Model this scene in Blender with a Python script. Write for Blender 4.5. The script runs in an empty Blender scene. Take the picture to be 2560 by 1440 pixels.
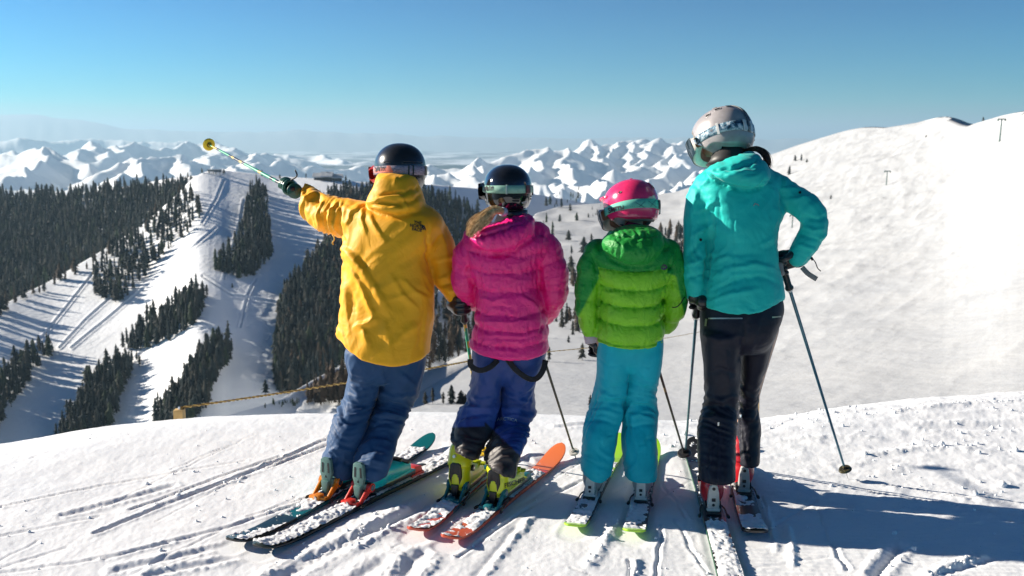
import bpy, bmesh, math, random
import numpy as np
from mathutils import Vector, Matrix
from mathutils.bvhtree import BVHTree

# ---------------------------------------------------------------- camera, sky, sun, exposure
S = bpy.context.scene
F35 = 2489.0                       # focal length in pixels of a 2560 wide picture (35 mm lens)
HOR = 347.0
ZC = 1.63
TH = math.atan((720 - HOR) / F35)
CT, ST = math.cos(TH), math.sin(TH)
cam = bpy.data.objects.new('camera', bpy.data.cameras.new('camera'))
S.collection.objects.link(cam)
S.camera = cam
cam.location = (0, 0, ZC)
cam.rotation_euler = (math.pi / 2 - TH, 0, 0)
cam.data.sensor_width = 36
cam.data.lens = 36 * F35 / 2560
cam.data.clip_start = 0.05
cam.data.clip_end = 400000
cam.data.dof.use_dof = True
cam.data.dof.focus_distance = 4.5
cam.data.dof.aperture_fstop = 5.0

SUN_EL = math.radians(21.5)
SUN_AZ = math.radians(16.0)         # the sun stands to the left, a little beyond the skiers
world = bpy.data.worlds.new('World')
S.world = world
world.use_nodes = True
wn = world.node_tree
wn.nodes.clear()
w_out = wn.nodes.new('ShaderNodeOutputWorld')
w_bg = wn.nodes.new('ShaderNodeBackground')
w_sky = wn.nodes.new('ShaderNodeTexSky')
w_sky.sky_type = 'NISHITA'
w_sky.sun_disc = False
w_sky.sun_elevation = SUN_EL
w_sky.sun_rotation = -math.pi / 2 + SUN_AZ
w_sky.altitude = 1200
w_sky.air_density = 1.0
w_sky.dust_density = 0.2
w_sky.ozone_density = 2.0
w_hsv = wn.nodes.new('ShaderNodeHueSaturation')
w_hsv.inputs['Hue'].default_value = 0.488
w_hsv.inputs['Saturation'].default_value = 1.46
w_hsv.inputs['Value'].default_value = 1.0
w_bg.inputs['Strength'].default_value = 0.50
w_gam = wn.nodes.new('ShaderNodeGamma')
w_gam.inputs['Gamma'].default_value = 1.95
w_scl = wn.nodes.new('ShaderNodeVectorMath')
w_scl.operation = 'MULTIPLY'
w_scl.inputs[1].default_value = (0.066, 0.096, 0.118)
wn.links.new(w_sky.outputs[0], w_scl.inputs[0])
wn.links.new(w_scl.outputs[0], w_gam.inputs['Color'])
wn.links.new(w_gam.outputs[0], w_hsv.inputs['Color'])
wn.links.new(w_hsv.outputs[0], w_bg.inputs['Color'])
wn.links.new(w_bg.outputs[0], w_out.inputs['Surface'])

sun_dir = Vector((-math.cos(SUN_EL) * math.cos(SUN_AZ), math.cos(SUN_EL) * math.sin(SUN_AZ), math.sin(SUN_EL)))
sd = bpy.data.lights.new('sun', 'SUN')
sd.energy = 4.5
sd.angle = math.radians(0.5)
sd.color = (1.0, 0.90, 0.76)
sun = bpy.data.objects.new('sun', sd)
S.collection.objects.link(sun)
sun.rotation_euler = sun_dir.to_track_quat('Z', 'Y').to_euler()
sun.location = (-20, 3, 12)

S.view_settings.view_transform = 'Standard'
S.view_settings.look = 'None'
S.view_settings.gamma = 1
S.view_settings.use_curve_mapping = False
S.view_settings.exposure = 1.27
S.render.engine = 'CYCLES'
S.cycles.volume_bounces = 0
S.cycles.max_bounces = 6
S.cycles.diffuse_bounces = 4
S.cycles.sample_clamp_indirect = 6.0
S.cycles.use_denoising = True

# ---------------------------------------------------------------- pixel <-> place
def ray(px, py):
    u = (np.asarray(px, float) - 1280) / F35
    v = (720 - np.asarray(py, float)) / F35
    return u, CT + v * ST, -ST + v * CT

def P(px, py, d):
    """the point of the place seen at picture position px,py at distance d ahead"""
    x, y, z = ray(px, py)
    t = d / y
    return np.stack(np.broadcast_arrays(x * t, np.asarray(d, float) + 0 * t, ZC + z * t), -1)

def G(px, py, z0=0.0):
    x, y, z = ray(px, py)
    t = (z0 - ZC) / z
    return np.array([x * t, y * t, z0])

def project(x, y, z):
    z = z - ZC
    f = y * CT - z * ST
    return 1280 + F35 * x / f, 720 - F35 * (y * ST + z * CT) / f

# ---------------------------------------------------------------- noise
_rs = np.random.RandomState(7)
_perm = np.tile(_rs.permutation(256), 3)
_g3 = _rs.normal(size=(256, 3)); _g3 /= np.linalg.norm(_g3, axis=1)[:, None]
_g2 = _rs.normal(size=(256, 2)); _g2 /= np.linalg.norm(_g2, axis=1)[:, None]
_g3 = _g3.astype(np.float32); _g2 = _g2.astype(np.float32)

def n2(x, y):
    x = np.asarray(x, float); y = np.asarray(y, float)
    xi = np.floor(x).astype(int); yi = np.floor(y).astype(int)
    xf = (x - xi).astype(np.float32); yf = (y - yi).astype(np.float32)
    u = xf * xf * xf * (xf * (xf * 6 - 15) + 10); v = yf * yf * yf * (yf * (yf * 6 - 15) + 10)
    def g(a, b):
        h = _perm[(_perm[(xi + a) & 255] + yi + b) & 511]
        gg = _g2[h & 255]
        return gg[..., 0] * (xf - a) + gg[..., 1] * (yf - b)
    a = g(0, 0); b = g(1, 0); c = g(0, 1); d = g(1, 1)
    return ((a + u * (b - a)) * (1 - v) + (c + u * (d - c)) * v) * 1.6

def n3(x, y, z):
    x = np.asarray(x, float); y = np.asarray(y, float); z = np.asarray(z, float)
    xi = np.floor(x).astype(int); yi = np.floor(y).astype(int); zi = np.floor(z).astype(int)
    xf = (x - xi).astype(np.float32); yf = (y - yi).astype(np.float32); zf = (z - zi).astype(np.float32)
    f = lambda t: t * t * t * (t * (t * 6 - 15) + 10)
    u, v, w = f(xf), f(yf), f(zf)
    def g(a, b, c):
        h = _perm[(_perm[(_perm[(xi + a) & 255] + yi + b) & 255] + zi + c) & 255] & 255
        gg = _g3[h]
        return gg[..., 0] * (xf - a) + gg[..., 1] * (yf - b) + gg[..., 2] * (zf - c)
    l = lambda a, b, t: a + t * (b - a)
    return l(l(l(g(0,0,0), g(1,0,0), u), l(g(0,1,0), g(1,1,0), u), v),
             l(l(g(0,0,1), g(1,0,1), u), l(g(0,1,1), g(1,1,1), u), v), w) * 1.5

def fbm2(x, y, o=4, g=0.5):
    s = 0; a = 1.0
    for i in range(o):
        s = s + a * n2(x * 2**i + 17.3 * i, y * 2**i - 9.1 * i); a *= g
    return s

def ridged2(x, y, o=4, g=0.5):
    s = 0; a = 1.0; w = 1.0
    for i in range(o):
        n = (1 - np.abs(n2(x * 2**i + 31.7 * i, y * 2**i + 11.9 * i))) ** 2
        s = s + a * n * w; w = np.clip(n * 1.2, 0, 1); a *= g
    return s

def smooth(a, b, t):
    t = np.clip((t - a) / (b - a), 0, 1)
    return t * t * (3 - 2 * t)

# ---------------------------------------------------------------- objects
COL = S.collection
def tag(o, label=None, cat=None, group=None, kind=None):
    if label: o['label'] = label
    if cat: o['category'] = cat
    if group: o['group'] = group
    if kind: o['kind'] = kind
    return o

def empty(name, loc, label=None, cat=None, group=None):
    o = bpy.data.objects.new(name, None)
    COL.objects.link(o)
    o.empty_display_size = 0.1
    o.location = loc
    return tag(o, label, cat, group)

def link(name, me, parent=None, loc=None):
    o = bpy.data.objects.new(name, me)
    COL.objects.link(o)
    if loc is not None: o.location = loc
    if parent is not None: o.parent = parent
    return o

def npmesh(name, V, Fc, mats, smooth_=True, col=None, matidx=None):
    """mesh from numpy arrays: V (n,3), Fc (m,3|4) or list of arrays of both"""
    me = bpy.data.meshes.new(name)
    V = np.ascontiguousarray(V, dtype=np.float32)
    if not isinstance(Fc, (list, tuple)): Fc = [Fc]
    Fc = [np.asarray(f, dtype=np.int32) for f in Fc if len(f)]
    me.vertices.add(len(V)); me.vertices.foreach_set('co', V.ravel())
    nl = sum(f.size for f in Fc); npoly = sum(len(f) for f in Fc)
    me.loops.add(nl); me.polygons.add(npoly)
    me.loops.foreach_set('vertex_index', np.concatenate([f.ravel() for f in Fc]))
    st = []; k = 0
    for f in Fc:
        st.append(k + np.arange(len(f)) * f.shape[1]); k += f.size
    me.polygons.foreach_set('loop_start', np.concatenate(st).astype(np.int32))
    if matidx is not None: me.polygons.foreach_set('material_index', np.asarray(matidx, np.int32))
    me.polygons.foreach_set('use_smooth', np.full(npoly, smooth_))
    me.update(calc_edges=True)
    me.validate()
    for m in (mats if isinstance(mats, (list, tuple)) else [mats]): me.materials.append(m)
    if col is not None:
        ca = me.color_attributes.new('Col', 'FLOAT_COLOR', 'POINT')
        c = np.ones((len(V), 4), np.float32); c[:, :3] = col
        ca.data.foreach_set('color', c.ravel())
    return me

def grid_faces(nu, nv, closed_u=False):
    """quads of a grid stored as index i*nv+j, i<nu, j<nv"""
    i = np.arange(nu if closed_u else nu - 1)[:, None]; j = np.arange(nv - 1)[None, :]
    i2 = (i + 1) % nu
    a = i * nv + j; b = i2 * nv + j; c = i2 * nv + j + 1; d = i * nv + j + 1
    return np.stack([a, b, c, d], -1).reshape(-1, 4)

# ---------------------------------------------------------------- materials
def sr(r, g, b):
    f = lambda c: (c / 255 / 12.92) if c / 255 <= 0.04045 else ((c / 255 + 0.055) / 1.055) ** 2.4
    return (f(r), f(g), f(b), 1)

class NT:
    def __init__(s, name):
        s.m = bpy.data.materials.new(name); s.m.use_nodes = True
        s.t = s.m.node_tree; s.b = s.t.nodes['Principled BSDF']
    def n(s, typ, **kw):
        nd = s.t.nodes.new(typ)
        for k, v in kw.items():
            if k in nd.inputs: nd.inputs[k].default_value = v
            else: setattr(nd, k, v)
        return nd
    def l(s, a, b): s.t.links.new(a, b)
    def set(s, **kw):
        for k, v in kw.items(): s.b.inputs[k.replace('_', ' ')].default_value = v
    def coord(s, scale=(1, 1, 1), out='Object'):
        tc = s.n('ShaderNodeTexCoord'); mp = s.n('ShaderNodeMapping')
        mp.inputs['Scale'].default_value = scale
        s.l(tc.outputs[out], mp.inputs[0]); return mp.outputs[0]
    def noise(s, scale, detail=3, rough=0.5, vec=None, dist=0):
        nd = s.n('ShaderNodeTexNoise', Scale=scale, Detail=detail, Roughness=rough, Distortion=dist)
        if vec is not None: s.l(vec, nd.inputs['Vector'])
        return nd.outputs['Fac']
    def ramp(s, fac, stops):
        r = s.n('ShaderNodeValToRGB'); e = r.color_ramp.elements
        while len(e) < len(stops): e.new(0.5)
        for k, (p, c) in enumerate(stops):
            e[k].position = p; e[k].color = c if len(c) == 4 else (*c, 1)
        s.l(fac, r.inputs[0]); return r.outputs[0]
    def mix(s, fac, a, b, mode='MIX'):
        m = s.n('ShaderNodeMix', data_type='RGBA', blend_type=mode)
        for sock, v in ((m.inputs[0], fac), (m.inputs[6], a), (m.inputs[7], b)):
            if hasattr(v, 'links'): s.l(v, sock)
            else: sock.default_value = v
        return m.outputs[2]
    def math(s, op, a, b=0.5, clamp=False):
        m = s.n('ShaderNodeMath', operation=op, use_clamp=clamp)
        for sock, v in ((m.inputs[0], a), (m.inputs[1], b)):
            if hasattr(v, 'links'): s.l(v, sock)
            else: sock.default_value = v
        return m.outputs[0]
    def bump(s, h, strength, dist, prev=None):
        b = s.n('ShaderNodeBump', Strength=strength, Distance=dist)
        s.l(h, b.inputs['Height'])
        if prev is not None: s.l(prev, b.inputs['Normal'])
        s.l(b.outputs[0], s.b.inputs['Normal']); return b.outputs[0]
    def base(s, c):
        if hasattr(c, 'links'): s.l(c, s.b.inputs['Base Color'])
        else: s.b.inputs['Base Color'].default_value = c if len(c) == 4 else (*c, 1)

def plain(name, c, rough=0.5, metal=0.0, coat=0.0, wear=0.0):
    m = NT(name); m.set(Roughness=rough, Metallic=metal)
    if coat: m.set(Coat_Weight=coat, Coat_Roughness=0.06)
    c = c if len(c) == 4 else (*c, 1)
    v = m.noise(23, 3, 0.6, m.coord())
    dark = tuple(x * (0.82 - wear) for x in c[:3]) + (1,)
    lite = tuple(min(1, x * 1.06 + 0.004) for x in c[:3]) + (1,)
    m.base(m.ramp(v, [(0.3, dark), (0.65, lite)]))
    m.l(m.math('MULTIPLY_ADD', v, 0.25), m.b.inputs['Roughness']) if False else None
    return m.m
# ---------------------------------------------------------------- snow materials
def snow_far(name, tracks=False, rock=0.0, scale=0.004, k=1.0, bs=0.35):
    m = NT(name); m.set(Roughness=0.75)
    m.b.inputs['Specular IOR Level'].default_value = 0.25
    vec = m.coord()
    v = m.noise(scale, 6, 0.55, vec)
    c = m.ramp(v, [(0.3, (0.80 * k, 0.83 * k, 0.87 * k)), (0.7, (0.88 * k, 0.90 * k, 0.92 * k))])
    if rock:
        r = m.noise(scale * 1.7, 8, 0.68, vec)
        c = m.mix(m.ramp(r, [(0.60, (0, 0, 0)), (0.64, (1, 1, 1))]), c, (0.22, 0.21, 0.21, 1))
    m.base(c)
    b = m.bump(m.noise(scale * 8, 5, 0.6, vec), bs, 4.0)
    return m.m

M_HILL = snow_far('piste_snow', scale=0.03, k=1.04, bs=.2)
M_BOWL = snow_far('bowl_snow', scale=0.05, k=0.57, bs=0.12)
M_MTN = snow_far('mountain_snow', rock=0.0, scale=0.0012)
def plain_snow():
    m = NT('plain_snow'); m.set(Roughness=0.9)
    vec = m.coord()
    a = m.noise(0.0016, 9, 0.66, m.coord((1, .5, 1)))
    c = m.ramp(a, [(0.44, (0.70, 0.74, 0.80)), (0.56, (0.06, 0.09, 0.12))])
    m.base(c)
    return m.m
M_PLAIN = plain_snow()

# ---------------------------------------------------------------- far land
def interp(tab, px, k=1):
    t = np.array([r[0] for r in tab], float); v = np.array([r[k] for r in tab], float)
    return np.interp(px, t, v)

def sm_interp(tab, px, w=12, k=1):
    return sum(interp(tab, px + o, k) for o in (-w, -w / 2, 0, w / 2, w)) / 5

def structure(name, V, Fc, mat, label=None):
    o = link(name, npmesh(name, V, Fc, mat))
    o['kind'] = 'structure'
    if label: o['label'] = label
    return o

# plain: one sheet reaching the horizon
PLAIN_Z = -300.0
V = np.array([[-160000, 11500, PLAIN_Z], [160000, 11500, PLAIN_Z], [160000, 170000, PLAIN_Z], [-160000, 170000, PLAIN_Z]])
structure('plain', V, np.array([[0, 1, 2, 3]]), M_PLAIN, 'flat hazy snow-patched plain reaching the horizon')

def far_hills():
    tab = [(-2200, 318), (-1400, 300), (-800, 312), (-400, 300), (-100, 290), (20, 287), (105, 284), (170, 296), (260, 306), (330, 320), (420, 325), (600, 330), (740, 326), (900, 332), (1150, 341), (1400, 343), (2000, 346), (2800, 347)]
    pxs = np.linspace(-2200, 4800, 600); d0 = 31000
    top = sm_interp(tab, pxs, 20) + 3 * fbm2(pxs / 60, pxs * 0 + 3.3, 4)
    n = 8; V = []
    for k in range(n):
        f = k / (n - 1)
        d = d0 - 7000 * (1 - f)
        zt = ZC + (HOR - top) / F35 * d0
        z = PLAIN_Z - 20 + (zt - PLAIN_Z) * f ** 1.5 * (1 + 0.25 * (1 - f) * n2(pxs / 30, f * 4 + 0 * pxs))
        V.append(np.stack([(pxs - 1280) / F35 * d, 0 * pxs + d, z], -1))
    V = np.array(V); V = np.concatenate([V, V[-1:] + np.array([0, 12000, -3500])])
    structure('far_hills', V.reshape(-1, 3), grid_faces(len(V), len(pxs)), plain('far_hill_rock', (0.36, 0.40, 0.44), 0.9), 'faint blue mountain range on the far horizon')
far_hills()

# mountains: ridge lines with spurs, then erosion noise, as one height field per range
def mtn_field(ridges, X, Y, seed, spur=True, slope=0.56):
    rng = random.Random(seed)
    segs = []
    for pts in ridges:
        W = [P(a, b, c * 1000.0) for a, b, c in pts]
        for i in range(len(W) - 1):
            segs.append((W[i], W[i + 1]))
        if not spur: continue
        for i in range(len(W) - 1):
            L = np.linalg.norm((W[i + 1] - W[i])[:2])
            m = max(1, int(L / 1100))
            for k in range(m):
                f = (k + rng.random()) / m
                p = W[i] * (1 - f) + W[i + 1] * f
                dr = (W[i + 1] - W[i])[:2] / max(L, 1)
                for sgn in (-1, 1):
                    if rng.random() < 0.35: continue
                    nrm = np.array([-dr[1], dr[0]]) * sgn
                    ang = rng.uniform(-0.6, 0.6)
                    nrm = np.array([nrm[0] * math.cos(ang) - nrm[1] * math.sin(ang), nrm[0] * math.sin(ang) + nrm[1] * math.cos(ang)])
                    ln = rng.uniform(900, 2200)
                    q = p - np.array([0, 0, rng.uniform(5, 40)])
                    mid = q + np.array([*(nrm * ln * 0.5), -ln * 0.5 * rng.uniform(.25, .45)])
                    bend = np.array([-nrm[1], nrm[0]]) * rng.uniform(-0.35, 0.35)
                    end = mid + np.array([*((nrm + bend) * ln * 0.5), -ln * 0.5 * rng.uniform(.3, .5)])
                    segs.append((q, mid)); segs.append((mid, end))
    wx = X + 110 * fbm2(X / 900, Y / 900, 3); wy = Y + 110 * fbm2(X / 900 + 40, Y / 900 + 7, 3)
    Z = np.full(X.shape, -5000.0)
    for a, b in segs:
        dx, dy = b[0] - a[0], b[1] - a[1]
        L2 = dx * dx + dy * dy + 1e-6
        t = np.clip(((wx - a[0]) * dx + (wy - a[1]) * dy) / L2, 0, 1)
        dist = np.sqrt((wx - a[0] - t * dx) ** 2 + (wy - a[1] - t * dy) ** 2)
        h = a[2] + (b[2] - a[2]) * t - slope * (dist - 25 * np.exp(-dist / 25)) - 16 + 260 * 0
        Z = np.maximum(Z, h)
    return Z

def mountain_patch(name, ridges, px0, px1, d0, d1, npx, nd, seed, label, base, namp=34):
    pxs = np.linspace(px0, px1, npx)
    if px0 < 0: pxs = np.concatenate([np.linspace(-2200, px0, 90)[:-1], pxs])
    else: pxs = np.concatenate([pxs, np.linspace(px1, 3600, 70)[1:]])
    npx = len(pxs)
    ds = d0 * (d1 / d0) ** np.linspace(0, 1, nd)
    PX, D = np.meshgrid(pxs, ds, indexing='ij')
    X = (PX - 1280) / F35 * D; Y = D
    Z = mtn_field(ridges, X, Y, seed)
    for _ in range(4):
        Z[1:-1, 1:-1] = (Z[1:-1, 1:-1] * 2 + Z[2:, 1:-1] + Z[:-2, 1:-1] + Z[1:-1, 2:] + Z[1:-1, :-2]) / 6
    lim = base(PX, D)
    gul = ridged2(X / 700 + seed, Y / 700, 5, 0.55) + 0 * X
    Z = Z + namp * (gul - 1.0)
    Z = np.where(Z > lim, Z, lim + (Z - lim) * 0.12) + 12 * fbm2(X / 260, Y / 260, 3)
    V = np.stack([X, Y, Z], -1).reshape(-1, 3)
    structure(name, V, grid_faces(npx, nd), M_MTN, label)

LEFT = [[(-2100, 372, 8), (-1700, 350, 9), (-1300, 372, 8.4), (-900, 352, 9.4), (-500, 372, 8.6), (-140, 395, 8.4)], [(-1700, 350, 9), (-1600, 400, 6.5), (-1500, 440, 5)], [(-900, 352, 9.4), (-820, 395, 7), (-700, 430, 5.4)], [(-140, 400, 8.2), (20, 392, 7.6), (92, 368, 7.2), (160, 396, 6.8), (225, 412, 6.5)],
        [(92, 368, 7.2), (60, 412, 6.0), (40, 440, 5.2)],
        [(-160, 372, 10), (0, 378, 9.6), (60, 392, 9)],
        [(160, 396, 9.5), (240, 350, 10), (285, 372, 10.2), (333, 349, 11), (400, 368, 11), (470, 352, 12), (530, 350, 12), (600, 364, 11.5)],
        [(240, 350, 10), (205, 380, 9), (190, 392, 8.4)],
        [(333, 349, 11), (290, 372, 9.5), (255, 392, 8.6)],
        [(230, 425, 5.6), (300, 412, 6), (352, 396, 6.4), (400, 388, 6.8), (470, 390, 7.2), (500, 400, 7.4)],
        [(352, 396, 6.4), (330, 425, 5.2), (290, 455, 4.3)],
        [(470, 390, 7.2), (480, 420, 6)],
        [(500, 392, 9), (560, 372, 9.5), (610, 372, 10), (650, 380, 10), (700, 375, 10.5), (760, 388, 10.5)],
        [(560, 372, 9.5), (530, 395, 8.4)], [(640, 378, 10), (600, 400, 8.5)],
        [(560, 420, 7), (640, 404, 7.6), (700, 400, 8), (770, 410, 8), (850, 420, 8.4), (930, 412, 9)],
        [(640, 404, 7.6), (600, 425, 6.4)],
        [(680, 372, 13), (730, 378, 13), (800, 384, 13), (860, 396, 12), (930, 396, 12)],
        [(-100, 352, 16), (40, 340, 16), (120, 342, 16.5), (240, 340, 17), (380, 346, 17), (520, 350, 17)],
        [(0, 455, 4.6), (100, 448, 4.6), (170, 470, 4.4)]]
mountain_patch('mountain_range', LEFT, -260, 1120, 3600, 18500, 470, 300, 3,
               'sunlit blue and white snow mountains beyond the forested hill',
               lambda PX, D: np.where(D < 13500, -40 - (D - 4000) * 0.045, -900 + 0 * D) - 260)

CENTRE = [[(1000, 412, 7.5), (1080, 404, 7.5), (1200, 400, 7.6), (1300, 386, 7.8), (1362, 364, 8), (1420, 376, 8.2)],
          [(1362, 364, 8), (1330, 410, 6.8), (1300, 440, 6.0)],
          [(1420, 376, 8.2), (1400, 400, 7), (1440, 440, 6), (1500, 462, 5.2)],
          [(1400, 382, 9.6), (1440, 364, 9.8), (1472, 347, 10), (1500, 358, 10.2), (1530, 352, 10.4), (1562, 346, 10.5), (1600, 350, 10.5), (1652, 345, 10.4), (1700, 350, 10.2), (1760, 352, 10), (1840, 362, 9.8), (1905, 388, 9.6), (1950, 376, 9.6), (2020, 392, 9.6)],
          [(1472, 347, 10), (1440, 376, 9), (1410, 396, 8.2)],
          [(1562, 346, 10.5), (1540, 372, 9.4), (1520, 400, 8.4), (1480, 430, 7.4)],
          [(1652, 345, 10.4), (1640, 372, 9.2), (1600, 402, 8.2), (1560, 430, 7)],
          [(1760, 352, 10), (1740, 382, 9), (1700, 410, 8), (1640, 440, 6.8), (1580, 470, 5.6)],
          [(1840, 362, 9.8), (1820, 396, 8.6), (1760, 430, 7.2), (1740, 462, 6)],
          [(1080, 404, 7.5), (1060, 430, 6.4), (1100, 452, 5.4)],
          [(1200, 400, 7.6), (1180, 428, 6.4), (1230, 450, 5.4)],
          [(1300, 440, 6.0), (1290, 470, 5.0), (1320, 500, 4.2)], [(1440, 440, 6.0), (1380, 468, 5.2), (1350, 500, 4.4)], [(1500, 462, 5.2), (1470, 490, 4.5), (1480, 520, 4.0)],
          [(1580, 470, 5.6), (1540, 492, 4.8), (1530, 515, 4.2)], [(1060, 430, 6.4), (1180, 448, 5.4), (1290, 462, 4.9), (1400, 478, 4.6)], [(1740, 462, 6.0), (1680, 478, 5.0), (1600, 500, 4.4)],
          [(1472, 347, 10), (1490, 372, 9.2), (1500, 395, 8.4)], [(1600, 350, 10.5), (1600, 376, 9.4), (1580, 396, 8.6)], [(1700, 350, 10.2), (1700, 378, 9.2), (1670, 400, 8.4)]]
mountain_patch('mountain_range', CENTRE, 960, 2120, 3400, 13500, 420, 280, 11,
               'jagged snow peaks with dark blue shaded faces behind the helmets',
               lambda PX, D: -480 - 0.02 * (D - 4000) + np.where(D > 11500, -300, 0), 42)

# ---------------------------------------------------------------- ski hill, forest slope, valley side
class Slope:
    """plane-like slope: through the skyline point (row, distance) of each column with its own fall"""
    def __init__(s, top, dtop, sl): s.top, s.dtop, s.sl = top, dtop, sl
    def par(s, px):
        rt = sm_interp(s.top, px); dt = sm_interp(s.dtop, px, 30); sl = sm_interp(s.sl, px, 30)
        x, y, z = ray(px, rt); zt = z / y * dt
        return rt, dt, sl, zt - sl * dt
    def dist(s, px, row):
        px = np.asarray(px, float)
        rt, dt, sl, z0 = s.par(px)
        x, y, z = ray(px, row); r = -z / y
        return -z0 / (r + sl)
    def pt(s, px, row): return P(px, row, s.dist(px, row))
    def patch(s, name, px0, px1, rbot, npx, nr, mat, label, bumps=None, back=60):
        pxs = np.linspace(px0, px1, npx)
        if px0 < 0: pxs = np.concatenate([np.linspace(-2000, px0, 60)[:-1], pxs])
        npx = len(pxs)
        rt = sm_interp(s.top, pxs)
        T = np.linspace(0, 1, nr)[None, :]
        PX = pxs[:, None] + 0 * T
        R = rbot + (rt[:, None] - rbot) * T
        D = s.dist(PX, R)
        V = P(PX, R, D)
        if bumps is not None: V[..., 2] += bumps(PX, R, V)
        top = V[:, -1:, :]
        b1 = top + np.array([0, back * .4, -back * 0.12]); b2 = top + np.array([0, back, -back * .5]); b3 = top + np.array([0, back * 2.2, -back * 1.7])
        V = np.concatenate([V, b1, b2, b3], 1)
        # u coordinate follows X everywhere so normals point up
        o = structure(name, V.reshape(-1, 3), grid_faces(npx, nr + 3), mat, label)
        return o

HILL = Slope([(-2000, 1080), (-1000, 1060), (-300, 900), (-200, 860), (0, 765), (130, 700), (250, 630), (360, 560), (440, 488), (480, 446), (510, 430), (545, 424), (600, 430), (700, 441), (800, 447), (900, 455), (1060, 460), (1160, 468), (1250, 476), (1340, 486), (1440, 503), (1560, 525)],
             [(-2000, 520), (-300, 560), (0, 680), (250, 800), (440, 900), (545, 960), (700, 980), (900, 980), (1300, 1150), (1560, 1300)],
             [(-300, 0.25), (1300, 0.25)])
FOREST = Slope([(-2000, 440), (-1000, 470), (-300, 505), (0, 492), (150, 488), (250, 476), (330, 464), (420, 446), (500, 438), (560, 440)],
               [(-300, 1150), (560, 1150)], [(-300, 0.2), (560, 0.2)])
VALLEY = Slope([(560, 1040), (660, 1012), (700, 999), (790, 946), (881, 900), (960, 846), (1050, 770), (1120, 705), (1200, 640), (1300, 600), (1420, 560), (1520, 540)],
               [(560, 330), (881, 400), (1050, 450), (1200, 560), (1420, 800), (1520, 900)], [(560, 0.30), (1520, 0.22)])

def pl_dist(px, row, pts):
    d = np.full(np.shape(px), 1e9)
    for (ax, ay), (bx, by) in zip(pts[:-1], pts[1:]):
        dx, dy = bx - ax, by - ay
        t = np.clip(((px - ax) * dx + (row - ay) * dy) / (dx * dx + dy * dy), 0, 1)
        d = np.minimum(d, np.hypot(px - ax - t * dx, row - ay - t * dy))
    return d

BENCH = [[(150, 870), (215, 800), (300, 725)], [(60, 900), (230, 690)], [(560, 700), (600, 560), (610, 500)],
         [(180, 870), (330, 745), (540, 570)], [(600, 820), (620, 740), (640, 700)], [(505, 690), (580, 740), (700, 760)],
         [(340, 890), (400, 850), (520, 820), (580, 850)], [(505, 560), (540, 500), (560, 450)]]
def hill_bumps(PX, R, V):
    z = 0.6 * fbm2(V[..., 0] / 70, V[..., 1] / 90, 3) + 0.6 * n2(V[..., 0] / 260 + 3, V[..., 1] / 300)
    for b in BENCH:
        d = pl_dist(PX, R, b)
        z = z - 0.8 * np.exp(-(d / 2.2) ** 2) + 0.5 * np.exp(-((d - 4) / 2.5) ** 2)
    mog = 0.35 * n2(V[..., 0] / 5, V[..., 1] / 8) * smooth(560, 700, PX) * smooth(660, 720, R)
    edge = smooth(0, 14, R - sm_interp(HILL.top, PX))
    return (z + mog) * edge
HILL.patch('ski_hill', -300, 1560, 1190, 560, 340, M_HILL, 'broad groomed ski runs on the hill to the left', hill_bumps)
FOREST.patch('forest_slope', -300, 560, 1120, 90, 60, M_HILL, 'snowy side of the ridge under dense conifers',
             lambda PX, R, V: 3 * fbm2(V[..., 0] / 80, V[..., 1] / 90, 3) * smooth(0, 20, R - sm_interp(FOREST.top, PX)))
VALLEY.patch('valley_side', 560, 1300, 1090, 220, 120, M_HILL, 'snowy valley flank with sparse trees behind the jackets',
             lambda PX, R, V: (2.0 * fbm2(V[..., 0] / 30, V[..., 1] / 40, 4)) * smooth(0, 25, R - sm_interp(VALLEY.top, PX)), 30)

class Bowl:
    TOP = [(960, 1040), (1000, 1006), (1040, 986), (1180, 906), (1270, 820), (1310, 620), (1335, 535), (1400, 516), (1440, 512), (1500, 508), (1600, 492), (1700, 478), (1760, 458), (1850, 412), (1940, 384), (2000, 362), (2060, 343), (2120, 325), (2160, 318), (2190, 317), (2215, 319), (2260, 312), (2300, 305), (2345, 293), (2370, 291), (2395, 297), (2425, 309), (2450, 312), (2480, 300), (2560, 277), (2700, 255), (2900, 240), (3600, 210), (5200, 260)]
    DT = [(900, 1000), (1300, 1000), (1400, 1000), (1500, 1050), (1700, 1200), (1940, 1150), (2180, 1000), (2370, 850), (2420, 800), (2480, 640), (2560, 560), (2900, 480)]
    TOPS = [(900, 520), (1440, 520), (1700, 478), (1940, 392), (2120, 335), (2350, 300), (2560, 276), (2900, 240), (3600, 210), (5200, 260)]
    def dist(s, px, row):
        px = np.asarray(px, float)
        dt = (sm_interp(s.DT, px, 60) + sm_interp(s.DT, px, 130) + sm_interp(s.DT, px, 100)) / 3
        rs = (sm_interp(s.TOPS, px, 60) + sm_interp(s.TOPS, px, 140)) / 2
        rb, db = 1150.0, 62.0
        t = np.maximum((rb - row) / (rb - rs), 0)
        return db * (dt / db) ** (t ** 0.85)
    def pt(s, px, row): return P(px, row, s.dist(px, row))
BOWL = Bowl()
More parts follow.
